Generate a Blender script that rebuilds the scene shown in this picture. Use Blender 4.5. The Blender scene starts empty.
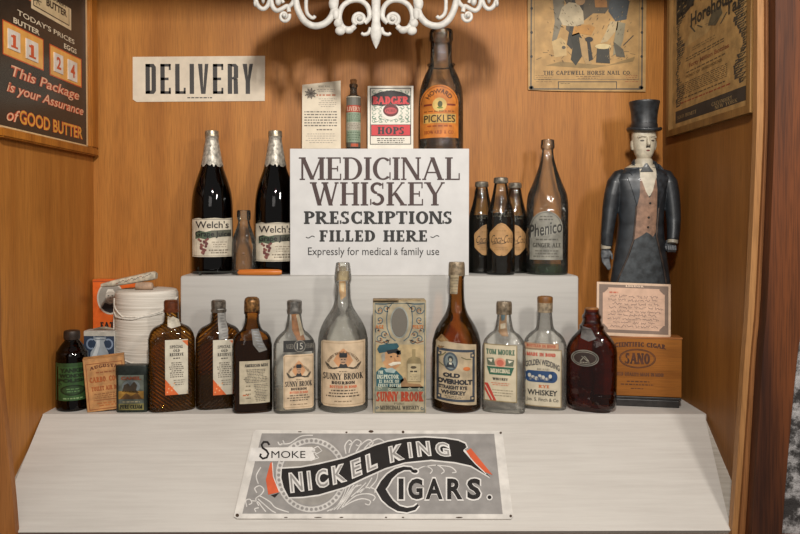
import bpy, bmesh, math, random
from mathutils import Vector, Matrix, geometry
from mathutils.bvhtree import BVHTree
S = bpy.context.scene
COL = S.collection
PI = math.pi
# ------------------------------------------------------------------ camera
F = 750.0                      # focal length in pixels of the 800 x 534 frame
H = 0.382                      # eye height above the display shelf
PITCH = math.radians(1.2)
AX, AY = 367.0, 236.7          # where the optical axis meets the frame
cd = bpy.data.cameras.new('camera'); cam = bpy.data.objects.new('camera', cd); COL.objects.link(cam)
cam.location = (0, 0, H); cam.rotation_euler = (PI/2 - PITCH, 0, 0)
cd.sensor_width = 36; cd.lens = F/800*36
cd.shift_x = (400-AX)/800; cd.shift_y = -(267-AY)/800
cd.clip_start = .05; cd.clip_end = 50
S.camera = cam
# ------------------------------------------------------------------ world, lights, exposure
W = bpy.data.worlds.new('world'); S.world = W; W.use_nodes = True
W.node_tree.nodes['Background'].inputs[0].default_value = (1.0, .95, .90, 1)
W.node_tree.nodes['Background'].inputs[1].default_value = .23
def area(name, loc, target, sx, sy, power, col):
    l = bpy.data.lights.new(name, 'AREA'); l.shape = 'RECTANGLE'; l.size = sx; l.size_y = sy
    l.energy = power; l.color = col
    o = bpy.data.objects.new(name, l); COL.objects.link(o); o.location = loc
    o.rotation_euler = (Vector(target)-Vector(loc)).to_track_quat('-Z', 'Y').to_euler()
    return o
area('key_light', (.05, 0, 1.20), (.02, 1.6, .3), .10, .16, 30, (1, .95, .89))
area('right_light', (.80, .3, .95), (.1, 1.6, .3), .10, .24, 8.5, (1, .95, .89))
area('room_light', (-.3, -1.2, 1.0), (0, 1.6, .2),   .8, .6, 3, (1, .95, .90))
S.view_settings.view_transform = 'Standard'; S.view_settings.look = 'None'
S.view_settings.exposure = -.1; S.view_settings.gamma = 1; S.view_settings.use_curve_mapping = False
S.cycles.transparent_max_bounces = 24
S.cycles.max_bounces = 10
# ------------------------------------------------------------------ helpers: projection
def P(px, py, D):
    a = (px-AX)/F; b = -(py-AY)/F
    sp, cp = math.sin(PITCH), math.cos(PITCH)
    dy = cp + b*sp; dz = -sp + b*cp
    k = D/dy
    return Vector((a*k, D, H+dz*k))
def zof(py, D): return P(AX, py, D).z
def srgb(h):
    h = h.lstrip('#'); v = [int(h[i:i+2], 16)/255 for i in (0, 2, 4)]
    return tuple(((c+.055)/1.055)**2.4 if c > .04045 else c/12.92 for c in v)+(1,)
# ------------------------------------------------------------------ materials
MC = {}
def pmat(hexc, rough=.55, metal=0, mott=.12, mscale=60, coat=0, bump=0, name=None, spec=.5):
    key = (hexc, rough, metal, mott, mscale, coat, bump)
    if key in MC: return MC[key]
    m = bpy.data.materials.new(name or 'paint_'+hexc.strip('#')); m.use_nodes = True
    nt = m.node_tree; b = nt.nodes['Principled BSDF']
    c = srgb(hexc)
    b.inputs['Roughness'].default_value = rough; b.inputs['Metallic'].default_value = metal
    b.inputs['Coat Weight'].default_value = coat; b.inputs['Coat Roughness'].default_value = .08
    b.inputs['Specular IOR Level'].default_value = spec
    tc = nt.nodes.new('ShaderNodeTexCoord'); n = nt.nodes.new('ShaderNodeTexNoise')
    n.inputs['Scale'].default_value = mscale; n.inputs['Detail'].default_value = 6
    nt.links.new(tc.outputs['Object'], n.inputs['Vector'])
    r = nt.nodes.new('ShaderNodeValToRGB')
    r.color_ramp.elements[0].position = .35; r.color_ramp.elements[1].position = .68
    r.color_ramp.elements[0].color = tuple(x*(1-mott*1.6) for x in c[:3])+(1,)
    r.color_ramp.elements[1].color = tuple(min(1, x*(1+mott*.6)) for x in c[:3])+(1,)
    nt.links.new(n.outputs['Fac'], r.inputs[0]); nt.links.new(r.outputs[0], b.inputs['Base Color'])
    if bump:
        bp = nt.nodes.new('ShaderNodeBump'); bp.inputs['Strength'].default_value = bump; bp.inputs['Distance'].default_value = .002
        nt.links.new(n.outputs['Fac'], bp.inputs['Height']); nt.links.new(bp.outputs[0], b.inputs['Normal'])
    MC[key] = m; return m
def wood(name, dark, light, scale=1.0, axis='Z', rough=.42, fleck=.25):
    if name in MC: return MC[name]
    m = bpy.data.materials.new(name); m.use_nodes = True; nt = m.node_tree; b = nt.nodes['Principled BSDF']
    tc = nt.nodes.new('ShaderNodeTexCoord')
    def noise(sc, sx, detail):
        mp = nt.nodes.new('ShaderNodeMapping'); v = [sx, sx, sx]; v['XYZ'.index(axis)] = sc
        mp.inputs['Scale'].default_value = v
        nt.links.new(tc.outputs['Object'], mp.inputs[0])
        n = nt.nodes.new('ShaderNodeTexNoise'); n.inputs['Scale'].default_value = scale; n.inputs['Detail'].default_value = detail
        nt.links.new(mp.outputs[0], n.inputs['Vector']); return n
    a = noise(1.6, 26, 6); c = noise(16, 520, 2); d = noise(3, 3, 3)
    r = nt.nodes.new('ShaderNodeValToRGB'); r.color_ramp.elements[0].position = .32; r.color_ramp.elements[1].position = .7
    r.color_ramp.elements[0].color = srgb(dark); r.color_ramp.elements[1].color = srgb(light)
    nt.links.new(a.outputs['Fac'], r.inputs[0])
    r2 = nt.nodes.new('ShaderNodeValToRGB'); r2.color_ramp.elements[0].position = .38; r2.color_ramp.elements[1].position = .55
    r2.color_ramp.elements[0].color = (1-fleck,)*3+(1,); r2.color_ramp.elements[1].color = (1, 1, 1, 1)
    nt.links.new(c.outputs['Fac'], r2.inputs[0])
    mx = nt.nodes.new('ShaderNodeMix'); mx.data_type = 'RGBA'; mx.blend_type = 'MULTIPLY'; mx.inputs[0].default_value = 1
    nt.links.new(r.outputs[0], mx.inputs[6]); nt.links.new(r2.outputs[0], mx.inputs[7])
    r3 = nt.nodes.new('ShaderNodeValToRGB'); r3.color_ramp.elements[0].position = .3; r3.color_ramp.elements[1].position = .7
    r3.color_ramp.elements[0].color = (.86, .83, .8, 1); r3.color_ramp.elements[1].color = (1.0, 1, 1, 1)
    nt.links.new(d.outputs['Fac'], r3.inputs[0])
    mx2 = nt.nodes.new('ShaderNodeMix'); mx2.data_type = 'RGBA'; mx2.blend_type = 'MULTIPLY'; mx2.inputs[0].default_value = 1
    nt.links.new(mx.outputs[2], mx2.inputs[6]); nt.links.new(r3.outputs[0], mx2.inputs[7])
    nt.links.new(mx2.outputs[2], b.inputs['Base Color'])
    b.inputs['Roughness'].default_value = rough; b.inputs['Specular IOR Level'].default_value = .3
    bp = nt.nodes.new('ShaderNodeBump'); bp.inputs['Strength'].default_value = .12; bp.inputs['Distance'].default_value = .001
    nt.links.new(c.outputs['Fac'], bp.inputs['Height']); nt.links.new(bp.outputs[0], b.inputs['Normal'])
    MC[name] = m; return m
def white_wood(name, base, dirt, sx=40, sz=2, rough=.6):
    if name in MC: return MC[name]
    m = bpy.data.materials.new(name); m.use_nodes = True; nt = m.node_tree; b = nt.nodes['Principled BSDF']
    tc = nt.nodes.new('ShaderNodeTexCoord'); mp = nt.nodes.new('ShaderNodeMapping'); mp.inputs['Scale'].default_value = (sz, sx, sx)
    nt.links.new(tc.outputs['Object'], mp.inputs[0])
    n = nt.nodes.new('ShaderNodeTexNoise'); n.inputs['Scale'].default_value = 3; n.inputs['Detail'].default_value = 6; n.inputs['Roughness'].default_value = .7
    nt.links.new(mp.outputs[0], n.inputs['Vector'])
    n2 = nt.nodes.new('ShaderNodeTexNoise'); n2.inputs['Scale'].default_value = 5; n2.inputs['Detail'].default_value = 5
    nt.links.new(tc.outputs['Object'], n2.inputs['Vector'])
    ad = nt.nodes.new('ShaderNodeMath'); ad.operation = 'MULTIPLY_ADD'; ad.inputs[1].default_value = .6
    nt.links.new(n.outputs['Fac'], ad.inputs[0])
    m2 = nt.nodes.new('ShaderNodeMath'); m2.operation = 'MULTIPLY'; m2.inputs[1].default_value = .4
    nt.links.new(n2.outputs['Fac'], m2.inputs[0]); nt.links.new(m2.outputs[0], ad.inputs[2])
    r = nt.nodes.new('ShaderNodeValToRGB'); r.color_ramp.elements[0].position = .36; r.color_ramp.elements[1].position = .6
    r.color_ramp.elements[0].color = srgb(dirt); r.color_ramp.elements[1].color = srgb(base)
    nt.links.new(ad.outputs[0], r.inputs[0]); nt.links.new(r.outputs[0], b.inputs['Base Color'])
    b.inputs['Roughness'].default_value = rough
    bp = nt.nodes.new('ShaderNodeBump'); bp.inputs['Strength'].default_value = .2; bp.inputs['Distance'].default_value = .0006
    nt.links.new(n.outputs['Fac'], bp.inputs['Height']); nt.links.new(bp.outputs[0], b.inputs['Normal'])
    MC[name] = m; return m
def glass(name, tint, edge, haze=.06, hazecol='#b8b4a8', gloss=1.0, bump=.3, rough=.03, ribs=0):
    """thin-walled old glass: tinted, deeper where the wall is seen along its length, fresnel shine, a little dust"""
    if name in MC: return MC[name]
    m = bpy.data.materials.new(name); m.use_nodes = True; nt = m.node_tree
    nt.nodes.remove(nt.nodes['Principled BSDF']); out = nt.nodes['Material Output']
    lw = nt.nodes.new('ShaderNodeLayerWeight'); lw.inputs[0].default_value = .5
    pw = nt.nodes.new('ShaderNodeMath'); pw.operation = 'POWER'; pw.inputs[1].default_value = 4.0
    nt.links.new(lw.outputs['Facing'], pw.inputs[0])
    mx = nt.nodes.new('ShaderNodeMix'); mx.data_type = 'RGBA'
    nt.links.new(pw.outputs[0], mx.inputs[0]); mx.inputs[6].default_value = srgb(tint); mx.inputs[7].default_value = srgb(edge)
    tr = nt.nodes.new('ShaderNodeBsdfTransparent'); nt.links.new(mx.outputs[2], tr.inputs[0])
    if ribs:      # thicker glass along the slanting ribs
        t0 = nt.nodes.new('ShaderNodeTexCoord'); dt = nt.nodes.new('ShaderNodeVectorMath'); dt.operation = 'DOT_PRODUCT'; dt.inputs[1].default_value = (ribs*.8/.0080, 0, 1/.0080)
        nt.links.new(t0.outputs['Object'], dt.inputs[0]); pp = nt.nodes.new('ShaderNodeMath'); pp.operation = 'PINGPONG'; pp.inputs[1].default_value = .5
        nt.links.new(dt.outputs['Value'], pp.inputs[0]); rr_ = nt.nodes.new('ShaderNodeValToRGB'); rr_.color_ramp.elements[0].position = .16; rr_.color_ramp.elements[1].position = .42
        rr_.color_ramp.elements[0].color = (.30, .23, .14, 1); rr_.color_ramp.elements[1].color = (1, 1, 1, 1); nt.links.new(pp.outputs[0], rr_.inputs[0])
        mm = nt.nodes.new('ShaderNodeMix'); mm.data_type = 'RGBA'; mm.blend_type = 'MULTIPLY'; mm.inputs[0].default_value = 1
        nt.links.new(mx.outputs[2], mm.inputs[6]); nt.links.new(rr_.outputs[0], mm.inputs[7]); nt.links.new(mm.outputs[2], tr.inputs[0])
    df = nt.nodes.new('ShaderNodeBsdfDiffuse'); df.inputs[0].default_value = srgb(hazecol)
    m1 = nt.nodes.new('ShaderNodeMixShader')
    tc = nt.nodes.new('ShaderNodeTexCoord'); n = nt.nodes.new('ShaderNodeTexNoise'); n.inputs['Scale'].default_value = 30; n.inputs['Detail'].default_value = 5
    nt.links.new(tc.outputs['Object'], n.inputs['Vector'])
    hz = nt.nodes.new('ShaderNodeMath'); hz.operation = 'MULTIPLY'; hz.inputs[1].default_value = haze
    nt.links.new(n.outputs['Fac'], hz.inputs[0]); nt.links.new(hz.outputs[0], m1.inputs[0])
    nt.links.new(tr.outputs[0], m1.inputs[1]); nt.links.new(df.outputs[0], m1.inputs[2])
    gl = nt.nodes.new('ShaderNodeBsdfGlossy'); gl.inputs['Roughness'].default_value = rough
    n2 = nt.nodes.new('ShaderNodeTexNoise'); n2.inputs['Scale'].default_value = 75; n2.inputs['Detail'].default_value = 1.5
    nt.links.new(tc.outputs['Object'], n2.inputs['Vector'])
    bp = nt.nodes.new('ShaderNodeBump'); bp.inputs['Strength'].default_value = bump; bp.inputs['Distance'].default_value = .003
    nt.links.new((pp if ribs else n2).outputs[0], bp.inputs['Height']); nt.links.new(bp.outputs[0], gl.inputs['Normal'])
    if ribs: bp.inputs['Strength'].default_value = .8; bp.inputs['Distance'].default_value = .0012
    fr = nt.nodes.new('ShaderNodeFresnel'); fr.inputs[0].default_value = 1.5
    fm = nt.nodes.new('ShaderNodeMath'); fm.operation = 'MULTIPLY'; fm.inputs[1].default_value = gloss; fm.use_clamp = True
    nt.links.new(fr.outputs[0], fm.inputs[0])
    m2 = nt.nodes.new('ShaderNodeMixShader'); nt.links.new(fm.outputs[0], m2.inputs[0])
    nt.links.new(m1.outputs[0], m2.inputs[1]); nt.links.new(gl.outputs[0], m2.inputs[2])
    nt.links.new(m2.outputs[0], out.inputs[0])
    MC[name] = m; return m
# ------------------------------------------------------------------ helpers: objects
def tag(o, label=None, cat=None, group=None, kind=None):
    if label: o['label'] = label
    if cat: o['category'] = cat
    if group: o['group'] = group
    if kind: o['kind'] = kind
    return o
def root(name, loc, label, cat, rz=0, group=None, rx=0, ry=0):
    o = bpy.data.objects.new(name, None); COL.objects.link(o); o.location = loc; o.rotation_euler = (rx, ry, rz)
    o.empty_display_size = .01
    return tag(o, label, cat, group)
def mobj(name, bm, mats, parent=None, smooth=False):
    me = bpy.data.meshes.new(name); bm.normal_update(); bm.to_mesh(me); bm.free()
    for m in (mats if isinstance(mats, (list, tuple)) else [mats]): me.materials.append(m)
    if smooth:
        for p in me.polygons: p.use_smooth = True
        try: me.set_sharp_from_angle(angle=math.radians(40))
        except Exception: pass
    o = bpy.data.objects.new(name, me); COL.objects.link(o)
    if parent: o.parent = parent
    return o
def bm_box(bm, x0, x1, y0, y1, z0, z1, bev=0, mi=0, M=None):
    vs = [bm.verts.new((x, y, z)) for x in (x0, x1) for y in (y0, y1) for z in (z0, z1)]
    fs = [bm.faces.new([vs[i] for i in f]) for f in ((0, 1, 3, 2), (4, 6, 7, 5), (0, 4, 5, 1), (2, 3, 7, 6), (0, 2, 6, 4), (1, 5, 7, 3))]
    for f in fs: f.material_index = mi
    if bev:
        es = list({e for f in fs for e in f.edges})
        r = bmesh.ops.bevel(bm, geom=es, offset=bev, segments=2, profile=.5, affect='EDGES')
        for f in r['faces']: f.material_index = mi
        vs = list({v for f in fs if f.is_valid for v in f.verts} | set(r['verts']))
    if M is not None: bmesh.ops.transform(bm, matrix=M, verts=[v for v in vs if v.is_valid])
    return vs
def box(name, x0, x1, y0, y1, z0, z1, m, parent=None, bev=0.001):
    bm = bmesh.new(); bm_box(bm, x0, x1, y0, y1, z0, z1, bev); return mobj(name, bm, m, parent)
def smoothprof(pts, sub=4):
    """catmull-rom through the profile points"""
    out = []; n = len(pts)
    for i in range(n-1):
        p0 = pts[max(i-1, 0)]; p1 = pts[i]; p2 = pts[i+1]; p3 = pts[min(i+2, n-1)]
        for k in range(sub):
            t = k/sub
            q = []
            for a, b, c, d in zip(p0, p1, p2, p3):
                v = .5*((2*b)+(-a+c)*t+(2*a-5*b+4*c-d)*t*t+(-a+3*b-3*c+d)*t**3)
                lo, hi = min(b, c), max(b, c); q.append(min(max(v, lo), hi))
            out.append(tuple(q))
    out.append(tuple(pts[-1])); return out
def bm_lathe(bm, prof, seg=56, cx=0, cy=0, mi=0, capb=True, capt=False):
    rings = []
    for r, z in prof:
        rings.append([bm.verts.new((cx+r*math.sin(2*PI*i/seg), cy-r*math.cos(2*PI*i/seg), z)) for i in range(seg)])
    for a, b in zip(rings, rings[1:]):
        for i in range(seg):
            f = bm.faces.new((a[i], a[(i+1) % seg], b[(i+1) % seg], b[i])); f.material_index = mi
    if capb: bm.faces.new(rings[0][::-1]).material_index = mi
    if capt: bm.faces.new(rings[-1]).material_index = mi
def lathe(name, prof, m, parent=None, capb=True, capt=False, seg=56):
    bm = bmesh.new(); bm_lathe(bm, prof, seg, capb=capb, capt=capt); return mobj(name, bm, m, parent, True)
def sup(a, n):
    c, s = math.cos(a), math.sin(a)
    return math.copysign(abs(c)**(2/n), c), math.copysign(abs(s)**(2/n), s)
def bm_loft(bm, secs, seg=64, capb=True, capt=True, disp=None):
    """secs: (z, hw, hd, n, ox, oy)"""
    rings = []
    for s in secs:
        z, hw, hd, n = s[:4]; ox, oy = (s[4], s[5]) if len(s) > 4 else (0, 0)
        ring = []
        for i in range(seg):
            x, y = sup(2*PI*i/seg - PI/2, n)
            px, py = ox+x*hw, oy+y*hd
            if disp:
                d = disp(px, py, z, hw, hd); py += d*(1 if y > 0 else -1)
            ring.append(bm.verts.new((px, py, z)))
        rings.append(ring)
    for a, b in zip(rings, rings[1:]):
        for i in range(seg): bm.faces.new((a[i], a[(i+1) % seg], b[(i+1) % seg], b[i]))
    if capb: bm.faces.new(rings[0][::-1])
    if capt: bm.faces.new(rings[-1])
def bm_tube(bm, pts, rad, seg=10, cap=True, flat=1.0, mi=0):
    pts = [Vector(p) for p in pts]; n = len(pts)
    rad = rad if isinstance(rad, (list, tuple)) else [rad]*n
    up = Vector((0, 1, 0)) if abs((pts[-1]-pts[0]).normalized().y) < .9 else Vector((1, 0, 0))
    rings = []
    for i, p in enumerate(pts):
        t = (pts[min(i+1, n-1)]-pts[max(i-1, 0)]).normalized()
        s = t.cross(up); s = s.normalized() if s.length > 1e-6 else Vector((1, 0, 0)); u = s.cross(t).normalized()
        rings.append([bm.verts.new(p+rad[i]*(s*math.cos(2*PI*k/seg)+u*flat*math.sin(2*PI*k/seg))) for k in range(seg)])
    for a, b in zip(rings, rings[1:]):
        for k in range(seg):
            f = bm.faces.new((a[k], a[(k+1) % seg], b[(k+1) % seg], b[k])); f.material_index = mi
    if cap:
        for r, q in ((rings[0][::-1], 0), (rings[-1], -1)):
            f = bm.faces.new(r); f.material_index = mi
# ------------------------------------------------------------------ lettering
def glyph(ch, T, t):
    """serif capital in a box of height 1; polygons with y up"""
    o = []; sw = T*.5+.075
    def rect(x0, y0, x1, y1): o.append([(x0, y0), (x1, y0), (x1, y1), (x0, y1)])
    def stem(x, y0=0, y1=1, w=T, sb=True, st=True):
        rect(x-w/2, y0, x+w/2, y1); k = w*.5+.075
        if sb: rect(x-k, y0, x+k, y0+t)
        if st: rect(x-k, y1-t, x+k, y1)
    def diag(x0, y0, x1, y1, w): o.append([(x0-w/2, y0), (x0+w/2, y0), (x1+w/2, y1), (x1-w/2, y1)])
    def arc(cx, cy, rx, ry, a0, a1, tx, ty, n=18):
        for i in range(n):
            a = math.radians(a0+(a1-a0)*i/n); b = math.radians(a0+(a1-a0)*(i+1)/n)
            o.append([(cx+rx*math.cos(a), cy+ry*math.sin(a)), (cx+rx*math.cos(b), cy+ry*math.sin(b)),
                      (cx+(rx-tx)*math.cos(b), cy+(ry-ty)*math.sin(b)), (cx+(rx-tx)*math.cos(a), cy+(ry-ty)*math.sin(a))])
    def ser(x, y, w): rect(x-w/2-.06, y, x+w/2+.06, y+t)
    def tick(x, y0, y1): rect(x-t*.9, y0, x, y1)
    s0 = sw; w = .7
    if ch == 'A': diag(.1, 0, .46, 1, t*1.4); diag(.84, 0, .46, 1, T); rect(.2, .3, .7, .3+t); ser(.1, 0, t); ser(.84, 0, T); w = .98
    elif ch == 'B': stem(s0); rect(s0, 0, .38, t); rect(s0, 1-t, .38, 1); rect(s0, .5-t/2, .38, .5+t/2); arc(.36, .75, .26+T/2, .25, -90, 90, T, t); arc(.36, .26, .32+T/2, .26, -90, 90, T, t); w = .78
    elif ch == 'C': arc(.46, .5, .46, .5, 48, 312, T, t*1.2, 28); tick(.8, .66, .98); tick(.8, .02, .34); w = .82
    elif ch == 'D': stem(s0); rect(s0, 0, .38, t); rect(s0, 1-t, .38, 1); arc(.36, .5, .5, .5, -90, 90, T, t, 24); w = .88
    elif ch in 'EF':
        stem(s0); rect(s0, 1-t, .66, 1); tick(.66, .74, 1); rect(s0, .5-t/2, .52, .5+t/2); tick(.54, .38, .62)
        if ch == 'E': rect(s0, 0, .68, t); tick(.68, 0, .28)
        w = .7
    elif ch == 'G': arc(.46, .5, .46, .5, 48, 325, T, t*1.2, 28); tick(.8, .66, .98); stem(.8, .05, .46, sb=False); w = .92
    elif ch == 'H': stem(s0); stem(s0+.52); rect(s0, .5-t/2, s0+.52, .5+t/2); w = 2*s0+.52
    elif ch == 'I': stem(s0); w = 2*s0
    elif ch == 'J': stem(.4, .2, 1, sb=False); arc(.22, .22, .18+T/2, .22, 180, 360, T*.8, t); w = .52
    elif ch == 'K': stem(s0); diag(s0+.08, .4, .72, 1, t*1.5); diag(.76, 0, s0+.2, .55, T); ser(.72, 1-t, t); ser(.76, 0, T); w = .9
    elif ch == 'L': stem(s0); rect(s0, 0, .66, t); tick(.66, 0, .3); w = .68
    elif ch == 'M': stem(.11, w=t*1.5); stem(.98); diag(.56, .02, .13, 1, T); diag(.56, .02, .96, 1, t*1.4); ser(.11, 1-t, T); w = 1.12
    elif ch == 'N': stem(.11, w=t*1.5); stem(.76, w=t*1.5); diag(.76, 0, .13, 1, T); w = .87
    elif ch == 'O' or ch == '0': arc(.46, .5, .46, .5, 0, 360, T, t*1.2, 36); w = .92
    elif ch == 'Q': arc(.46, .5, .46, .5, 0, 360, T, t*1.2, 36); diag(.85, -.15, .5, .2, T); w = .95
    elif ch in 'PR':
        stem(s0); rect(s0, .44, .38, .44+t); rect(s0, 1-t, .38, 1); arc(.36, .72, .3+T/2, .28, -90, 90, T, t)
        if ch == 'R': diag(.8, 0, .42, .47, T); ser(.82, 0, T)
        w = .94 if ch == 'R' else .74
    elif ch == 'S': arc(.34, .745, .3, .255, 35, 270, T*.8, T*.55, 20); arc(.34, .265, .32, .265, -145, 90, T*.85, T*.55, 20); tick(.62, .72, .98); tick(.08, .02, .28); w = .7
    elif ch == 'T': stem(.42, st=False); rect(0, 1-t, .84, 1); tick(t*.9, .72, 1); tick(.84, .72, 1); w = .84
    elif ch == 'U': stem(s0, .3, 1, sb=False); stem(s0+.5, .3, 1, w=t*1.5, sb=False); arc(s0+.25, .32, .25+T/2, .32, 180, 360, T*.8, t*1.3); w = 2*s0+.5
    elif ch == 'V': diag(.46, 0, .12, 1, T); diag(.46, 0, .8, 1, t*1.4); ser(.12, 1-t, T); ser(.8, 1-t, t); w = .9
    elif ch == 'W': diag(.4, 0, .12, 1, T); diag(.4, 0, .66, 1, t*1.4); diag(.9, 0, .62, 1, T); diag(.9, 0, 1.16, 1, t*1.4); ser(.12, 1-t, T); ser(.64, 1-t, T); ser(1.16, 1-t, t); w = 1.26
    elif ch == 'X': diag(.78, 0, .12, 1, T); diag(.1, 0, .76, 1, t*1.4); ser(.12, 1-t, T); ser(.76, 1-t, t); ser(.1, 0, t); ser(.78, 0, T); w = .9
    elif ch == 'Y': stem(.45, 0, .5, st=False); diag(.45, .45, .12, 1, T); diag(.47, .45, .8, 1, t*1.4); ser(.12, 1-t, T); ser(.8, 1-t, t); w = .9
    elif ch == 'Z': rect(.05, 1-t, .7, 1); rect(.05, 0, .74, t); diag(.14, 0, .62, 1, T); w = .78
    elif ch == '.': rect(.05, 0, .2, .15); w = .25
    elif ch == '&': arc(.34, .28, .3, .28, 0, 360, T*.7, t, 20); arc(.34, .77, .2, .22, 0, 360, T*.5, t, 16); diag(.8, 0, .3, .6, T*.7); w = .85
    elif ch == ' ': w = .45
    else: stem(s0); w = 2*s0
    return w, o
TC = {}
def text_mesh(s, font='sans', bold=0.0, T=.17, t=.05, gap=.1):
    """returns (verts, faces), bounding box starting at 0,0"""
    key = (s, font, bold, T, t, gap)
    if key in TC: return TC[key]
    V = []; Fc = []
    if font == 'serif':
        x = 0
        for ch in s:
            w, polys = glyph(ch, T, t)
            for p in polys:
                k = len(V); V += [(x+a, b) for a, b in p]; Fc.append(tuple(range(k, k+len(p))))
            x += w+gap
    else:
        cu = bpy.data.curves.new('letters', 'FONT'); cu.body = s; cu.size = 1; cu.offset = bold; cu.resolution_u = 3
        o = bpy.data.objects.new('letters', cu); COL.objects.link(o)
        bpy.context.view_layer.update()
        dg = bpy.context.evaluated_depsgraph_get()
        me = bpy.data.meshes.new_from_object(o.evaluated_get(dg))
        V = [(v.co.x, v.co.y) for v in me.vertices]; Fc = [tuple(p.vertices) for p in me.polygons]
        bpy.data.objects.remove(o); bpy.data.curves.remove(cu); bpy.data.meshes.remove(me)
    TC[key] = (V, Fc); return TC[key]
class Canvas:
    """print and paint on a surface; drawn y-down, then mapped onto the real surface"""
    def __init__(s): s.sh = []; s.rnd = random.Random(5)
    def add(s, V, Fc, col, layer, warp=None): s.sh.append((V, Fc, col, layer, warp))
    def poly(s, pts, col, layer=1, warp=None):
        v3 = [Vector((a, b, 0)) for a, b in pts]
        tris = geometry.tessellate_polygon([v3]) if len(pts) > 4 else [tuple(range(len(pts)))]
        s.add(list(pts), [tuple(x) for x in tris], col, layer, warp)
    def rect(s, x0, y0, x1, y1, col, layer=1, warp=None): s.poly([(x0, y0), (x1, y0), (x1, y1), (x0, y1)], col, layer, warp)
    def ell(s, cx, cy, rx, ry, col, layer=1, n=28, warp=None): s.poly([(cx+rx*math.cos(2*PI*i/n), cy+ry*math.sin(2*PI*i/n)) for i in range(n)], col, layer, warp)
    def ring(s, cx, cy, rx, ry, w, col, layer=1, a0=0, a1=360, n=32, warp=None):
        V = []; Fc = []
        for i in range(n+1):
            a = math.radians(a0+(a1-a0)*i/n)
            V += [(cx+rx*math.cos(a), cy+ry*math.sin(a)), (cx+(rx-w)*math.cos(a), cy+(ry-w)*math.sin(a))]
        for i in range(n): Fc.append((2*i, 2*i+2, 2*i+3, 2*i+1))
        s.add(V, Fc, col, layer, warp)
    def line(s, pts, w, col, layer=1, warp=None, taper=False):
        V = []; Fc = []; n = len(pts)
        for i, (x, y) in enumerate(pts):
            ax, ay = pts[max(i-1, 0)]; bx, by = pts[min(i+1, n-1)]
            dx, dy = bx-ax, by-ay; L = math.hypot(dx, dy) or 1; ww = w*(1-.8*abs(2*i/(n-1)-1)) if taper else w
            V += [(x-dy/L*ww/2, y+dx/L*ww/2), (x+dy/L*ww/2, y-dx/L*ww/2)]
        for i in range(n-1): Fc.append((2*i, 2*i+2, 2*i+3, 2*i+1))
        s.add(V, Fc, col, layer, warp)
    def frame(s, x0, y0, x1, y1, w, col, layer=1):
        s.rect(x0, y0, x1, y0+w, col, layer); s.rect(x0, y1-w, x1, y1, col, layer)
        s.rect(x0, y0+w, x0+w, y1-w, col, layer); s.rect(x1-w, y0+w, x1, y1-w, col, layer)
    def text(s, st, x0, y0, x1, y1, col, layer=2, font='sans', bold=0.0, T=.17, t=.05, gap=.1, warp=None, shear=0):
        V, Fc = text_mesh(st, font, bold, T, t, gap)
        if not V: return
        ax = min(v[0] for v in V); bx = max(v[0] for v in V); ay = min(v[1] for v in V); by = max(v[1] for v in V)
        k = (x1-x0)/max(bx-ax, 1e-6); q = (y1-y0)/max(by-ay, 1e-6)
        isl = {}
        if font == 'serif':
            for i_, f_ in enumerate(Fc):
                for j_ in f_: isl[j_] = (i_ % 9)*.09
        W = [(x0+(v[0]-ax)*k+shear*(v[1]-ay)*q, y1-(v[1]-ay)*q, isl.get(i_, 0)) for i_, v in enumerate(V)]
        s.add(W, Fc, col, layer, warp)
    def micro(s, x0, y0, x1, y1, n, col, layer=1, fill=.45, word=3.0, center=True, warp=None):
        lh = (y1-y0)/n
        for i in range(n):
            y = y0+lh*(i+.5); a = x0; b = x1
            if center: k = s.rnd.uniform(0, .18)*(x1-x0); a += k; b -= k
            x = a
            while x < b:
                w = min(s.rnd.uniform(.35, 1.2)*word, b-x); s.rect(x, y-lh*fill/2, x+w, y+lh*fill/2, col, layer, warp); x += w+word*.3
    def scroll(s, cx, cy, r, turns, a0, w, col, layer=1, d=1, tail=None):
        pts = []
        for i in range(26):
            t = i/25; a = a0+d*turns*2*PI*t; rr = r*(1-.85*t); pts.append((cx+rr*math.cos(a), cy+rr*math.sin(a)))
        if tail: pts = tail+pts
        s.line(pts, w, col, layer)
    def build(s, name, mp, parent, slab=None, thick=0, slabcol=None, cut=None, rough=.6, coat=0, dz=.00022, mott=.1):
        cols = []; bm = bmesh.new()
        def ci(c):
            if c not in cols: cols.append(c)
            return cols.index(c)
        for V, Fc, col, layer, warp in s.sh:
            b2 = bmesh.new(); vs = [b2.verts.new((q_[0], q_[1], q_[2] if len(q_) > 2 else 0)) for q_ in V]
            for f in Fc:
                try: b2.faces.new([vs[i] for i in f])
                except Exception: pass
            if cut or warp:
                st = cut or 3
                xs = [v[0] for v in V]; x = math.ceil(min(xs)/st)*st
                while x < max(xs):
                    bmesh.ops.bisect_plane(b2, geom=b2.verts[:]+b2.edges[:]+b2.faces[:], plane_co=(x, 0, 0), plane_no=(1, 0, 0)); x += st
            mi = ci(col); vm = {}
            for v in b2.verts:
                x, y = v.co.x, v.co.y
                if warp: x, y = warp(x, y)
                vm[v] = bm.verts.new(mp(x, y, (layer+v.co.z)*dz))
            for f in b2.faces:
                try: nf = bm.faces.new([vm[v] for v in f.verts]); nf.material_index = mi
                except Exception: pass
            b2.free()
        if slab:
            mi = ci(slabcol); n = len(slab)
            a = [bm.verts.new(mp(x, y, 0)) for x, y in slab]; b = [bm.verts.new(mp(x, y, -thick)) for x, y in slab]
            for lst in (a, b):
                for tr in geometry.tessellate_polygon([[Vector((x, y, 0)) for x, y in slab]]): bm.faces.new([lst[i] for i in tr]).material_index = mi
            for i in range(n): bm.faces.new((a[i], a[(i+1) % n], b[(i+1) % n], b[i])).material_index = mi
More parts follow.
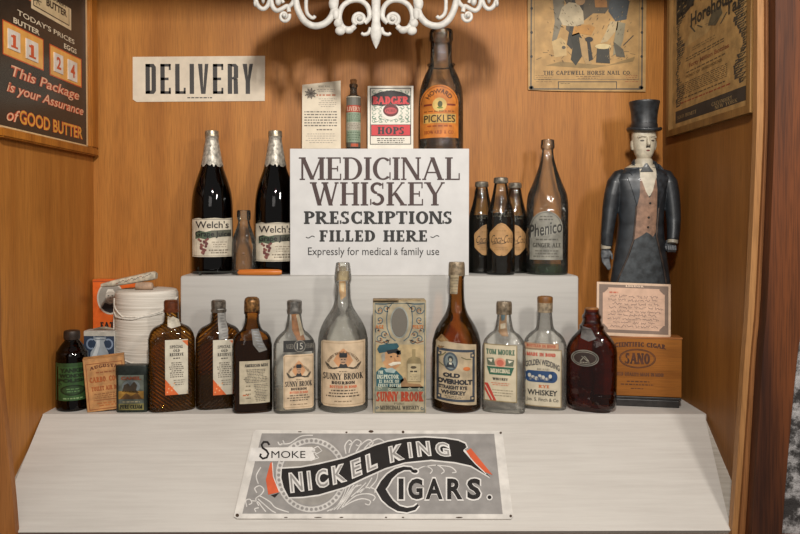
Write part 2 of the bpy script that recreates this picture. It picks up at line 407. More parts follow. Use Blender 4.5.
        return mobj(name, bm, [pmat(c, rough, mott=mott, mscale=45, coat=coat) for c in cols], parent)
def rectpts(x0, y0, x1, y1): return [(x0, y0), (x1, y0), (x1, y1), (x0, y1)]
def flatmap(cx, D, base_z, yoff, rx=0):
    """photo-frame px -> a flat front-facing face at distance D; local to a root at (cx, base)"""
    s = D/F; z0 = base_z
    return lambda x, y, l: Vector(((x-cx)*s, yoff-l, zof(y, D)-z0))
def cylmap(cx, D, R, base_z):
    Df = D-R; s = Df/F
    def f(x, y, l):
        a = (x-cx)*s/R; a = max(-1.5, min(1.5, a)); a = math.asin(max(-1, min(1, a))) if abs(a) < 1 else math.copysign(PI/2, a)
        return Vector(((R+l+.0003)*math.sin(a), -(R+l+.0003)*math.cos(a), zof(y, Df)-base_z))
    return f
def flaskmap(cx, D, hw, hd, n, base_z):
    Df = D-hd; s = Df/F
    def f(x, y, l):
        X = (x-cx)*s; q = min(.98, abs(X/hw)); Y = -hd*(1-q**n)**(1/n)
        return Vector((X, Y-l-.0004, zof(y, Df)-base_z))
    return f
#PART2
# ------------------------------------------------------------------ the display case
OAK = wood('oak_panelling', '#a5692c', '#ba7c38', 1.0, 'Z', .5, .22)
TRIMW = wood('pale_trim_wood', '#94683c', '#ad8052', 1.3, 'Z', .5, .25)
REDW = wood('red_brown_wood', '#2a1208', '#6b3a1a', .9, 'Z', .55, .35)
WHITE = white_wood('white_painted_board', '#c3beb6', '#b6b0a8')
WHITE2 = white_wood('white_painted_riser', '#b6b3ad', '#aca9a3')
XL = lambda D: -.7254+.0565*D
XR = lambda D: .6298+.0282*D
DB = 1.725
def struct(name, bm, m): return tag(mobj(name, bm, m), kind='structure')
def prism(pts, z0, z1, m, name):
    bm = bmesh.new(); a = [bm.verts.new((x, y, z0)) for x, y in pts]; b = [bm.verts.new((x, y, z1)) for x, y in pts]; n = len(pts)
    bm.faces.new(a[::-1]); bm.faces.new(b)
    for i in range(n): bm.faces.new((a[i], a[(i+1) % n], b[(i+1) % n], b[i]))
    return struct(name, bm, m)
ZT = 1.02
prism([(XL(DB)-.02, DB), (XR(DB)+.02, DB), (XR(DB)+.02, DB+.018), (XL(DB)-.02, DB+.018)], -.25, ZT, OAK, 'wall_back')
prism([(XL(1.30), 1.30), (XL(DB), DB), (XL(DB)-.018, DB), (XL(1.30)-.018, 1.30)], -.25, ZT, OAK, 'wall_left')
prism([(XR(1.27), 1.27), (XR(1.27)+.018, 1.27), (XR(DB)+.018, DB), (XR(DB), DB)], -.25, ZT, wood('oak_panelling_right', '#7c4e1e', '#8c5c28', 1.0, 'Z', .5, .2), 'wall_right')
prism([(XL(1.30)-.02, 1.30), (XR(1.27)+.02, 1.30), (XR(DB)+.02, DB+.018), (XL(DB)-.02, DB+.018)], ZT, ZT+.018, OAK, 'ceiling')
prism([(XL(1.477), 1.477), (XR(1.477), 1.477), (XR(DB), DB), (XL(DB), DB)], -.018, 0, WHITE, 'floor')
# sloping white board in front of the shelf
SL = .727
def ramp_ray(px, py):
    d = P(px, py, 1.0)-Vector((0, 0, H)); t = (H+1.477*SL)/(SL-d.z); return Vector((0, 0, H))+d*t
bm = bmesh.new()
q = [Vector((XL(1.477)+.001, 1.477, 0)), Vector((XR(1.477)-.004, 1.477, 0)), ramp_ray(731, 530.5), ramp_ray(-6, 532.5)]
nrm = Vector((0, SL, -1)).normalized()*.014
a = [bm.verts.new(v) for v in q]; b = [bm.verts.new(v+nrm) for v in q]
bm.faces.new(a[::-1]); bm.faces.new(b)
for i in range(4): bm.faces.new((a[i], a[(i+1) % 4], b[(i+1) % 4], b[i]))
struct('floor_slope', bm, WHITE)
# grey strip showing beside the slope, set a little lower, and the ledge below it
bm = bmesh.new()
q = [(XL(1.48), 1.48, -.010), (XR(1.48), 1.48, -.010), (XR(1.24), 1.24, -.185), (XL(1.24), 1.24, -.185)]
a = [bm.verts.new(v) for v in q]; b = [bm.verts.new((v[0], v[1]+.012, v[2]-.016)) for v in q]
bm.faces.new(a[::-1]); bm.faces.new(b)
for i in range(4): bm.faces.new((a[i], a[(i+1) % 4], b[(i+1) % 4], b[i]))
struct('floor_slope_backing', bm, white_wood('grey_painted_board', '#b4ada2', '#948c80'))
bm = bmesh.new(); bm_box(bm, -.80, .80, 1.235, 1.272, -.30, -.152, .002); struct('trim_4', bm, wood('ledge_wood', '#5a2a14', '#7d4522', 1, 'X', .5))
# stiles
def stile(name, inner, outer, D, th, m, kind=True):
    bm = bmesh.new(); R = []
    for (a, ya), (b, yb) in zip(smoothprof(inner, 4), smoothprof(outer, 4)):
        p = P(a, ya, D); q = P(b, yb, D)
        R.append([bm.verts.new(v) for v in (p, q, q+Vector((0, th, 0)), p+Vector((0, th, 0)))])
    for r0, r1 in zip(R, R[1:]):
        for i in range(4): bm.faces.new((r0[i], r0[(i+1) % 4], r1[(i+1) % 4], r1[i]))
    bm.faces.new(R[0][::-1]); bm.faces.new(R[-1])
    return struct(name, bm, m)
ys = [-60, 0, 75, 150, 300, 360, 480, 534, 600]
inr = [757, 757.4, 757.2, 756, 749, 744.5, 736, 732, 727]
mid = [766, 766.4, 766.5, 765, 757.5, 752.5, 744, 740, 735]
mi2 = [776, 776, 776, 774.5, 768, 763, 756, 752.5, 747]
out = [830, 830, 826, 821, 806, 797, 786, 782, 776]
stile('trim_1', list(zip(inr, ys)), list(zip(mid, ys)), 1.268, .014, TRIMW)
stile('trim_2', list(zip([m-.5 for m in mid], ys)), list(zip(mi2, ys)), 1.262, .02, wood('tan_trim_wood', '#6e4424', '#94633a', 1.3, 'Z', .5))
stile('trim_3', list(zip([m-.5 for m in mi2], ys)), list(zip(out, ys)), 1.24, .045, REDW)
stile('trim_5', list(zip([-70]*4+[-45, -28, -18, -12, -8], ys)), [(x, y) for x, y in zip([-16, -14, -10, -7, -3, -1.5, 11, 15.5, 20], ys)], 1.262, .014, wood('orange_trim_wood', '#8a5426', '#a56c38', 1.3, 'Z', .5, .2))
# peeling plaster of the shop wall beyond the case
pl = bpy.data.materials.new('peeling_plaster'); pl.use_nodes = True; nt = pl.node_tree; b = nt.nodes['Principled BSDF']
tc = nt.nodes.new('ShaderNodeTexCoord'); n = nt.nodes.new('ShaderNodeTexNoise'); n.inputs['Scale'].default_value = 22; n.inputs['Detail'].default_value = 8; n.inputs['Roughness'].default_value = .7
r = nt.nodes.new('ShaderNodeValToRGB'); r.color_ramp.interpolation = 'EASE'
r.color_ramp.elements[0].position = .44; r.color_ramp.elements[0].color = srgb('#2e2a28'); r.color_ramp.elements[1].position = .6; r.color_ramp.elements[1].color = srgb('#a8a4a2')
nt.links.new(tc.outputs['Object'], n.inputs['Vector']); nt.links.new(n.outputs['Fac'], r.inputs[0]); nt.links.new(r.outputs[0], b.inputs['Base Color'])
bp = nt.nodes.new('ShaderNodeBump'); bp.inputs['Distance'].default_value = .01; nt.links.new(n.outputs['Fac'], bp.inputs['Height']); nt.links.new(bp.outputs[0], b.inputs['Normal'])
b.inputs['Roughness'].default_value = .8
bm = bmesh.new(); bm_box(bm, .70, 1.2, 1.275, 1.30, -.35, ZT); struct('wall_shop', bm, pl)
bm = bmesh.new(); bm_box(bm, -.95, 1.0, 1.28, 1.30, .95, ZT+.02); struct('trim_6', bm, OAK)
# ------------------------------------------------------------------ riser
RF = 1.594; RH = zof(275.6, RF)
bm = bmesh.new(); bm_box(bm, P(180, 300, RF).x, P(579, 300, RF).x, RF, DB-.001, 0, RH, .006)
tag(mobj('display_riser', bm, WHITE2, None, True), 'long low white painted riser block behind the front row of bottles', 'display riser')
# ------------------------------------------------------------------ things on the back wall
t = root('delivery_card', P(199, 101, DB-.0005), 'cream card printed with DELIVERY, pinned on the wood wall above the left bottles', 'sign')
c = Canvas(); bz = P(199, 101, DB).z
c.text('DELIVERY', 146, 64, 253, 94, '#3b3734', 2, 'sans', .0)
V = c.sh[-1]; c.sh = []
# condensed gothic capitals with even stems
def gothic(c, word, x0, y0, x1, y1, w, col, layer=1, gapk=.42):
    n = len(word); ws = {'I': .34}
    tot = sum(ws.get(ch, 1) for ch in word)+gapk*(n-1); k = (x1-x0)/tot; x = x0; h = y1-y0
    for ch in word:
        W = ws.get(ch, 1)*k; a = x; b = x+W
        L = lambda *p: c.line(list(p), w, col, layer)
        if ch in 'DELIRIVY' or ch: pass
        if ch == 'I': c.rect(a+W/2-w/2, y0, a+W/2+w/2, y1, col, layer)
        elif ch in 'EL':
            c.rect(a, y0, a+w, y1, col, layer); c.rect(a, y1-w*.62, b, y1, col, layer)
            c.rect(b-w*.45, y1-w*1.4, b, y1, col, layer)
            if ch == 'E': c.rect(a, y0, b, y0+w*.62, col, layer); c.rect(b-w*.45, y0, b, y0+w*1.4, col, layer); c.rect(a, y0+h*.5-w*.3, b-w*.5, y0+h*.5+w*.3, col, layer)
        elif ch == 'D':
            c.rect(a, y0, a+w, y1, col, layer); c.poly([(a, y0), (b-w*.5, y0), (b, y0+w*.7), (b, y1-w*.7), (b-w*.5, y1), (a, y1), (a, y1-w*.62), (b-w, y1-w*.8), (b-w, y0+w*.8), (a, y0+w*.62)], col, layer)
        elif ch == 'V': c.poly([(a, y0), (a+w, y0), (a+W/2, y1-w*1.3), (b-w*.8, y0), (b, y0), (a+W/2+w*.5, y1), (a+W/2-w*.5, y1)], col, layer)
        elif ch == 'Y': c.poly([(a, y0), (a+w, y0), (a+W/2, y0+h*.42), (b-w*.8, y0), (b, y0), (a+W/2+w*.5, y0+h*.58), (a+W/2+w*.5, y1), (a+W/2-w*.5, y1), (a+W/2-w*.5, y0+h*.58)], col, layer)
        elif ch == 'R':
            c.rect(a, y0, a+w, y1, col, layer); c.poly([(a, y0), (b-w*.5, y0), (b, y0+w*.6), (b, y0+h*.46), (b-w*.5, y0+h*.52), (a+w, y0+h*.52), (a+w, y0+h*.45), (b-w, y0+h*.42), (b-w, y0+w*.7), (a+w, y0+w*.6)], col, layer)
            c.poly([(b-w*1.05, y0+h*.5), (b-w*.1, y0+h*.5), (b-w*.02, y1), (b-w*1.02, y1)], col, layer)
        x += W+gapk*k
gothic(c, 'DELIVERY', 146, 64, 253, 94, 4.4, '#3d3936')
c.micro(184, 97, 216, 98.6, 1, '#4a4643', 1, .7, 3)
c.build('card', flatmap(199, DB, bz, -.0012), t, [(133.4, 57), (265, 56), (264.6, 101), (137, 102), (133.2, 99.5)], .001, '#d8cab4', mott=.06)
t = root('nail_advert', P(586, 92, DB-.0005), 'old sepia horse nail advertising poster with two men shoeing a horse on the back wall', 'poster')
bz = P(586, 92, DB).z; c = Canvas()
c.frame(530, -40, 641.5, 90, 1.4, '#5e5648', 1); c.frame(533.5, -40, 638, 80, .5, '#7b6c50', 1)
for x in (531, 640.5):
    for y in (9, 33, 57, 88): c.ell(x, y, 1.3, 1.5, '#34302a', 2)
for x in (531, 640): c.ell(x, 88, 2.4, 2, '#4a443a', 2)
# the picture: a horse's hindquarters, two smiths, an anvil on its block
c.poly([(545, -40), (552, 0), (554, 22), (551, 44), (556, 40), (562, 22), (566, -40)], '#7e7561', 1)
c.poly([(560, -40), (561, -5), (567, 8), (565, 30), (572, 36), (582, 22), (592, 14), (604, 14), (612, 2), (622, -8), (628, -40)], '#5b5140', 1)
c.poly([(566, -40), (572, 10), (566, 45), (571, 50), (582, 20), (584, -40)], '#3e3a31', 2)
c.poly([(592, -12), (604, -12), (606, 8), (594, 8)], '#a8743c', 3)
c.poly([(558, 18), (561, 8), (568, 3), (577, 4), (582, 12), (583, 24), (574, 27), (562, 26)], '#b6a686', 3)
c.ell(579, 1, 5, 5, '#a8855c', 4); c.ell(580, -3, 5.5, 3.5, '#3a352b', 5)
c.poly([(573, 27), (588, 25), (594, 28), (590, 36), (579, 34), (571, 37)], '#b3813f', 4)
c.poly([(569, 36), (578, 33), (584, 44), (583, 54), (575, 66), (570, 60), (572, 46)], '#353329', 4)
c.poly([(578, 38), (584, 40), (588, 55), (591, 64), (585, 65), (581, 56)], '#a98a5c', 5)
c.ell(588, 40, 4, 2.6, '#2c2a25', 5); c.poly([(586, 42), (589, 42), (592, 60), (588, 62)], '#2f2c26', 6)
c.poly([(608, 2), (618, -6), (628, 2), (625, 20), (614, 22), (607, 12)], '#4b4f50', 3)
c.poly([(609, 22), (617, 22), (616, 30), (606, 42), (599, 44), (604, 34)], '#b39d74', 4)
c.poly([(616, 22), (624, 24), (622, 40), (618, 52), (612, 56), (613, 40)], '#8e8468', 4)
c.ell(617, -9, 4, 4.5, '#9b7b54', 4); c.ell(602, 47, 8, 2.6, '#d2bd8a', 5); c.poly([(596, 48), (608, 48), (609, 64), (595, 63)], '#3b382f', 4)
c.poly([(612, 42), (622, 50), (624, 58), (615, 57)], '#5e5746', 5); c.line([(622, 46), (632, 36)], .9, '#4a4438', 5)
c.poly([(551, 42), (560, 38), (565, 42), (566, 56), (554, 58)], '#c2a470', 3); c.ell(563, 48, 2, 1.6, '#5a5142', 4)
c.poly([(545, 66), (590, 69), (632, 62), (634, 57), (606, 66), (560, 62)], '#8f7548', 1)
for i in range(16): c.line([(536+i*6.2, 60-(i*7 % 9)), (541+i*6.2, 58-(i*5 % 8))], .5, '#6e5c3c', 2)
hr = random.Random(4)
for i in range(170):
    x = hr.uniform(546, 630); y = hr.uniform(-30, 62); a = .9 if x < 588 else 2.1; L_ = hr.uniform(1, 3)
    c.line([(x, y), (x+L_*math.cos(a), y+L_*math.sin(a))], .45, hr.choice(['#4e4636', '#6f6246', '#8c7a56', '#3c372d']), 7)
c.text('THE CAPEWELL HORSE NAIL CO.', 543, 71.2, 630, 75.2, '#332f28', 2, 'serif', T=.24, t=.1, gap=.16)
c.micro(572, 76, 602, 79.5, 2, '#7a5f3c', 1, .4, 3); c.micro(535, 75, 553, 83, 4, '#8a6c42', 1, .3, 3); c.micro(624, 75, 637, 83, 4, '#a0603a', 1, .3, 3)
c.frame(557.5, 81.8, 616, 89.6, .8, '#3a3833', 3); c.rect(558, 82.2, 615.5, 89.2, '#b08f5b', 2); c.micro(560, 83.2, 570, 84.4, 1, '#6e5c3c', 4, .5, 3)
c.build('printed_sheet', flatmap(586, DB, bz, -.0045), t, [(526.6, -45), (644.8, -45), (644.6, 92), (570, 91.6), (545, 91), (528, 90)], .004, '#b58f58', mott=.14)
t['category'] = 'poster'
# framed tar poster on the right wall
def rw(px, py):
    D = F*.6298/((px-AX)-F*.0282); return D, P(px, py, D).z
def lw(px, py):
    D = F*-.7254/((px-AX)-F*.0565); return D, P(px, py, D).z
def rmap(base, off):
    return lambda u, v, l: Vector((XR(u)-off-l, u, v))-base      # u = distance D, v = height
D0, zb = rw(671, 137.5); D1, _ = rw(757.2, 115); D1 += .004
base = Vector((XR((D0+D1)/2), (D0+D1)/2, zb))
t = root('framed_poster', base, 'framed black and tan medicine poster with fancy lettering on the right wall', 'poster')
fw = wood('thin_frame_wood', '#6e4c26', '#94703e', 1, 'Z', .4)
bm = bmesh.new(); zt = 1.0
fwid = .014
for (u0, u1, v0, v1) in ((D1, D0, zb, zb+fwid), (D1, D1+fwid, zb+fwid, zt-fwid), (D0-fwid, D0, zb+fwid, zt-fwid), (D1, D0, zt-fwid, zt)):
    vs = []
    for u in (u0, u1):
        for v in (v0, v1):
            for o in (.0005, .013): vs.append(bm.verts.new(Vector((XR(u)-o, u, v))-base))
    for f in ((0, 1, 3, 2), (4, 6, 7, 5), (0, 4, 5, 1), (2, 3, 7, 6), (0, 2, 6, 4), (1, 5, 7, 3)): bm.faces.new([vs[i] for i in f])
mobj('frame', bm, fw, t)
c = Canvas(); g = lambda px, py: rw(px, py)
u0, u1 = D0-fwid, D1+fwid; v0 = zb+fwid
def rel(a, b): return (u0+(u1-u0)*a, v0+(b if b < .05 else .05+(b-.05)*.70))   # a 0..1 far to near, b metres above the frame's lower inside edge
def rpoly(pts, col, l=1): c.poly([rel(*p) for p in pts], col, l)
def rtext(s, a0, b0, a1, b1, col, l=2, **k):
    V, Fc = text_mesh(s, k.get('font', 'serif'), k.get('bold', 0), k.get('T', .2), k.get('t', .07), k.get('gap', .1))
    ax = min(v[0] for v in V); bx = max(v[0] for v in V); ay = min(v[1] for v in V); by = max(v[1] for v in V); rise = k.get('rise', 0)
    c.add([rel(a0+(a1-a0)*(v[0]-ax)/(bx-ax), b0+(b1-b0)*(v[1]-ay)/(by-ay)+rise*(v[0]-ax)/(bx-ax)) for v in V], Fc, col, l)
rr = random.Random(3)
rpoly([(.05, .012), (.95, .012), (.95, .038), (.05, .038)], '#2b2824')
for (s_, a0, a1, b0) in (('SOLD HONEST', .08, .36, .020), ('CALVENDERT', .56, .8, .022), ('NEW YORK', .6, .86, .014)): rtext(s_, a0, b0, a1, b0+.007, '#9c8358', 2)
# dark ornament at both sides and the top, leafy
for side in (0, 1):
    for i in range(34):
        b = .046+i*.0125; w = (.10 if side else .09)+.05*math.sin(i*.6)+max(0, (b-.26))*.9*(1-side*.3)
        x0 = .05 if side == 0 else .95-w
        rpoly([(x0+rr.uniform(-.0, .03), b), (x0+w-rr.uniform(0, .05), b+.001), (x0+w, b+.010), (x0+rr.uniform(0, .02), b+.012)], '#37322a', 1)
        for k in range(3):
            x = x0+rr.uniform(.01, max(.02, w-.03)); rpoly([(x, b+.003), (x+.035, b+.006), (x+.03, b+.009), (x+.005, b+.007)], '#93794c', 2)
def rmicro(a0, a1, b0, b1, n, col, fill=.45):
    for i in range(n):
        b = b0+(b1-b0)*(i+.5)/n; h = (b1-b0)/n*fill/2; a = a0+rr.uniform(0, .02)
        while a < a1:
            w = min(rr.uniform(.02, .06), a1-a); rpoly([(a, b-h), (a+w, b-h), (a+w, b+h), (a, b+h)], col); a += w+.012
rmicro(.10, .78, .050, .056, 1, '#8a3a22', .6); rmicro(.14, .72, .062, .068, 1, '#4b3b25', .6); rmicro(.12, .74, .074, .112, 7, '#57462c', .4)
rtext('HONEY OF HOREHOUND', .2, .122, .68, .130, '#5a4020'); rmicro(.2, .72, .134, .142, 1, '#57462c')
rtext('Forty Million Bottles', .25, .146, .76, .162, '#7a4526', font='sans', bold=.02); rmicro(.2, .7, .170, .184, 2, '#57462c'); rmicro(.28, .6, .192, .206, 2, '#7b623c', .35)
rpoly([(.16, .215), (.5, .222), (.6, .25), (.7, .232), (.66, .28), (.3, .26)], '#a88a58', 1); rpoly([(.5, .24), (.6, .228), (.68, .25), (.66, .27), (.56, .275)], '#57503c', 2)
rtext('Horehound', .27, .265, .86, .305, '#2e2a23', 3, font='sans', bold=.03); rtext('Tar', .72, .235, .9, .27, '#2e2a23', 3, font='sans', bold=.03)
rpoly([(.05, .40), (.95, .40), (.95, .6), (.05, .6)], '#37322a', 1)
rtext('HALES', .10, .325, .88, .40, '#2e2a23', 3)
rpoly([(.05, .30), (.3, .33), (.3, .40), (.05, .40)], '#37322a', 1)
for k in range(5): rpoly([(.25+.1*k, .272-.012*k), (.27+.1*k, .272-.012*k), (.34+.1*k, .245), (.32+.1*k, .245)], '#4c4535', 2)
c.build('printed_sheet', rmap(base, .004), t, [(u0, v0), (u1, v0), (u1, zt-fwid), (u0, zt-fwid)], .002, '#a5824e', mott=.2)
# framed butter price sign on the left wall
DA, zb = lw(92.5, 156.5); DC = 1.315
base = Vector((XL((DA+DC)/2), (DA+DC)/2, zb))
t = root('framed_price_sign', base, 'black framed price sign for butter and eggs with orange lettering on the left wall', 'sign')
lm = lambda off: (lambda u, v, l: Vector((XL(u)+off+l, u, v))-base)
bm = bmesh.new(); fwid = .017
for (a0, a1, v0_, v1_) in ((DC, DA, zb, zb+fwid), (DA-fwid*2.1, DA, zb+fwid, 1.0-fwid), (DC, DA, 1.0-fwid, 1.0)):
    vs = []
    for u in (a0, a1):
        for v in (v0_, v1_):
            for o in (.0005, .016): vs.append(bm.verts.new(Vector((XL(u)+o, u, v))-base))
    for f in ((0, 1, 3, 2), (4, 6, 7, 5), (0, 4, 5, 1), (2, 3, 7, 6), (0, 2, 6, 4), (1, 5, 7, 3)): bm.faces.new([vs[i] for i in f])
bmesh.ops.bevel(bm, geom=bm.edges[:], offset=.0025, segments=2, affect='EDGES')
mobj('frame', bm, wood('orange_frame_wood', '#8f5218', '#c07c2c', 1, 'Z', .35), t)
c = Canvas()
def lp(px, py): return lw(px, py)
def lquad(x0, x1, py_tl, py_bl, col, l=1):
    """rectangle on the wall: far-left x0, x1 in the frame; top and bottom heights taken at x0"""
    u_0, zt_ = lp(x0, py_tl); _, zb_ = lp(x0, py_bl); u_1, _ = lp(x1, py_tl)
    c.poly([(u_0, zb_), (u_1, zb_), (u_1, zt_), (u_0, zt_)], col, l); return u_0, u_1, zb_, zt_
def ltext(s, x0, x1, py_t, py_b, col, l=2, **k):
    u_0, zt_ = lp(x0, py_t); _, zb_ = lp(x0, py_b); u_1, _ = lp(x1, py_t)
    V, Fc = text_mesh(s, k.get('font', 'sans'), k.get('bold', 0), k.get('T', .2), k.get('t', .07), k.get('gap', .1))
    ax = min(v[0] for v in V); bx = max(v[0] for v in V); ay = min(v[1] for v in V); by = max(v[1] for v in V); sh = k.get('shear', 0)
    c.add([(u_0+(u_1-u_0)*((v[0]-ax)/(bx-ax))+sh*(v[1]-ay)/(by-ay), zb_+(zt_-zb_)*(v[1]-ay)/(by-ay)) for v in V], Fc, col, l)
ltext("TODAY'S PRICES", 16, 73, 9, 14.5, '#e3d3b6', bold=.01)
ltext("BUTTER", 12, 38, 17, 22.5, '#e3d3b6', bold=.02)
ltext("EGGS", 62.5, 75, 43, 48, '#e3d3b6', bold=.02)
O1, O2 = '#c9562c', '#d98a3c'
for (x0, x1, yt, yb) in ((1, 42, 19, 54), (48, 80, 43.5, 75)):
    lquad(x0, x1, yt, yb, O1, 1); lquad(x0+.8, x1-.8, yt+1.7, yb-.9, '#e2a552', 2)
ltext("This Package", 6, 76, 63.5, 78, "#b8482c", 2, bold=.055, shear=.012); ltext("This Package", 6, 76, 63.5, 78, "#e6b08c", 3, bold=.0, shear=.012)
ltext("is your Assurance", 3.5, 80, 80, 94, "#b8482c", 2, bold=.055, shear=.012); ltext("is your Assurance", 3.5, 80, 80, 94, "#e6b08c", 3, bold=.0, shear=.012)
ltext("of", 3, 14.5, 107, 120, "#b8482c", 2, bold=.055, shear=.012); ltext("of", 3, 14.5, 107, 120, "#e6b08c", 3, bold=.0, shear=.012)
ltext("GOOD BUTTER", 17, 80.5, 109, 124, '#b8482c', 2, bold=.06); ltext("GOOD BUTTER", 17.3, 80.2, 109.6, 123.6, '#e0a040', 3, bold=.01)
lquad(30, 70, -16, 8, '#d5c09a', 1); lquad(32, 68, -14, 5.5, '#3c352c', 2); lquad(32.6, 67.4, -13.4, 4.8, '#cdb78e', 3)
ltext("BUTTER", 45, 65.5, -2, 5.5, '#3c352c', 4, bold=.04); ltext("CREAMERY", 45, 65.5, -8, -4, '#3c352c', 4, bold=.02)
u_, z_ = lp(36, 0)
for k in range(7):
    a = k*PI/3.5; c.line([(u_, z_), (u_+.016*math.cos(a), z_+.010*math.sin(a))], .002, '#4a4234', 4)
lquad(19, 30, -14, -5, '#c9623c', 1)
_, vb = lp(92.5, 156.5); ui = DA-fwid*2.1; vi = zb+fwid
c.poly([(ui, vi), (ui-.008, vi), (ui-.008, .99), (ui, .99)], '#d8b98a', 2)
c.poly([(DC, vi), (ui, vi), (ui, vi+.0045), (DC, vi+.0045)], '#d8b98a', 2)
pn = c.build('printed_panel', lm(.006), t, [(DC, vi-.004), (ui+.004, vi-.004), (ui+.004, .995), (DC, .995)], .003, '#2b2722', mott=.1, rough=.25)
for (dg, x0, x1, yt, yb) in (('1', 6, 18, 28, 48), ('1', 24, 36, 38, 58), ('2', 52, 61, 52, 71), ('4', 66, 75, 59, 79)):
    c = Canvas(); u_0, u_1, zb_, zt_ = lquad(x0, x1, yt, yb, '#ddd2c4', 1)
    m_ = (x1-x0)*.25
    if dg == '1':
        xm = (x0+x1)/2; w1 = 1.5; sl_ = .42
        lquad(xm-w1, xm+w1, yt+4.5+(xm-w1-x0)*sl_, yb-2.5+(xm-w1-x0)*sl_, O1, 2); lquad(xm-3.4, xm+3.4, yb-4.4+(xm-3.4-x0)*sl_, yb-2.5+(xm-3.4-x0)*sl_, O1, 3); lquad(xm-3.4, xm, yt+5.5+(xm-3.4-x0)*sl_, yt+7.6+(xm-3.4-x0)*sl_, O1, 3)
    else: ltext(dg, x0+m_, x1-m_, yt+4.2, yb-2.5, O1, 2, bold=.03)
    c.build('number_card', lm(.0075), t, [(u_0, zb_), (u_1, zb_), (u_1, zt_), (u_0, zt_)], .001, '#ddd2c4')
# ------------------------------------------------------------------ white scrollwork casting hanging at the front
DO = 1.42; so = DO/F
IRON = pmat('#bdb9b1', .55, mott=.12, mscale=90, bump=.4)
t = root('scrollwork_ornament', P(376, 49, DO), 'white painted cast scrollwork ornament with a pointed drop, hanging at the top of the case', 'ornament')
ob = P(376, 49, DO)
bm = bmesh.new()
def sc_tube(pts, w, mirror=True, flat=.55, sub=5, z=0):
    for sgn in ((1, -1) if mirror else (1,)):
        pp = smoothprof([(x, y) for x, y in pts], 1)
        # smooth curve
        n = len(pts); cur = []
        for i in range(n-1):
            p0 = pts[max(i-1, 0)]; p1 = pts[i]; p2 = pts[i+1]; p3 = pts[min(i+2, n-1)]
            for k in range(sub):
                q = k/sub; cur.append(tuple(.5*((2*b)+(-a+c_)*q+(2*a-5*b+4*c_-d)*q*q+(-a+3*b-3*c_+d)*q**3) for a, b, c_, d in zip(p0, p1, p2, p3)))
        cur.append(pts[-1])
        P3 = [Vector(((x-376)*so*sgn, z, P(376, y, DO).z-ob.z)) for x, y in cur]
        ww = w if isinstance(w, (list, tuple)) else (w, w)
        rad = [(ww[0]+(ww[1]-ww[0])*i/(len(P3)-1))*so/2 for i in range(len(P3))]
        bm_tube(bm, P3, rad, 10, True, flat*1.6)
def blob(x, y, rx, ry, mirror=True, d=3.2, z=-.002):
    for sgn in ((1, -1) if mirror else (1,)):
        M = Matrix.Translation(((x-376)*so*sgn, z, P(376, y, DO).z-ob.z)) @ Matrix.Diagonal((rx*so, d*so, ry*so, 1))
        bmesh.ops.create_icosphere(bm, subdivisions=3, radius=1, matrix=M)
# centre drop (fleur)
def drop(pts):
    V = [bm.verts.new(((x-376)*so, -.006 if i % 2 else -.006, P(376, y, DO).z-ob.z)) for i, (x, y) in enumerate(pts)]
fl = [(376, 49, .3), (376, 44, 3), (376, 38, 5), (376, 33, 5.8), (376, 28, 5.2), (376, 22, 4), (376, 10, 4.2), (376, -8, 4.6)]
bm_tube(bm, [Vector(((x-376)*so, -.003, P(376, y, DO).z-ob.z)) for x, y, r_ in fl], [r_*so for _, _, r_ in fl], 14, True, .6)
sc_tube([(371, 28), (368.5, 33), (364, 34.5), (361.5, 33)], (4.5, 3))
# spiral with its C
sp = [(359.5+(1.5+5.0*k/18)*math.cos(.6-k*.62), 19+(1.5+5.0*k/18)*math.sin(.6-k*.62)) for k in range(19)]
sc_tube(sp, (3.0, 4.2), sub=3); blob(359.5, 19, 2.6, 2.6)
sc_tube([(364.5, 23), (369.5, 17), (368, 7), (361, .8), (352, .5), (344, 5), (340, 13), (340, 21), (344, 28), (351, 29), (355, 26)], (5, 5.5))
blob(338.5, 23.5, 4.5, 4.5); blob(340.5, 31, 5.2, 4.6); blob(349, 30.5, 4.8, 3.6); blob(336, 14, 4, 6); blob(333.5, 4, 4.5, 7)
# second big U and its inner hook
sc_tube([(292, -14), (295.5, -2), (299, 11), (305, 21), (314, 25.8), (324, 24), (331.5, 17), (335, 6), (336, -8)], (6.5, 7))
sc_tube([(334, 2), (331, -6), (318, -9), (308, -4), (306.5, 6), (308, 14), (313, 18), (315.5, 16)], (4, 3.5))
# small eye curl
sp = [(284.8+(.8+4.6*k/16)*math.cos(2.2-k*.55), 16+(1.0+5.2*k/16)*math.sin(2.2-k*.55)) for k in range(17)]
sc_tube(sp, (2.6, 3.6), sub=3); blob(284.8, 16, 2.2, 2.4)
sc_tube([(289.5, 12), (288, 6), (282, 9), (277, 10.5), (273, 6), (271, -4), (270, -14)], (4.2, 5))
sc_tube([(288, 8), (293, 3), (296, -4), (296, -12)], (4, 5)); blob(279, 2, 3, 4); sc_tube([(284, 3), (281, -3), (277, -8)], (3.5, 3))
sc_tube([(271, -2), (268, 6), (263.5, 9), (259, 6), (256.5, 0), (256, -10)], (4.2, 4.6)); blob(256, 4, 1.8, 3.2); blob(264, 0, 1.8, 4)
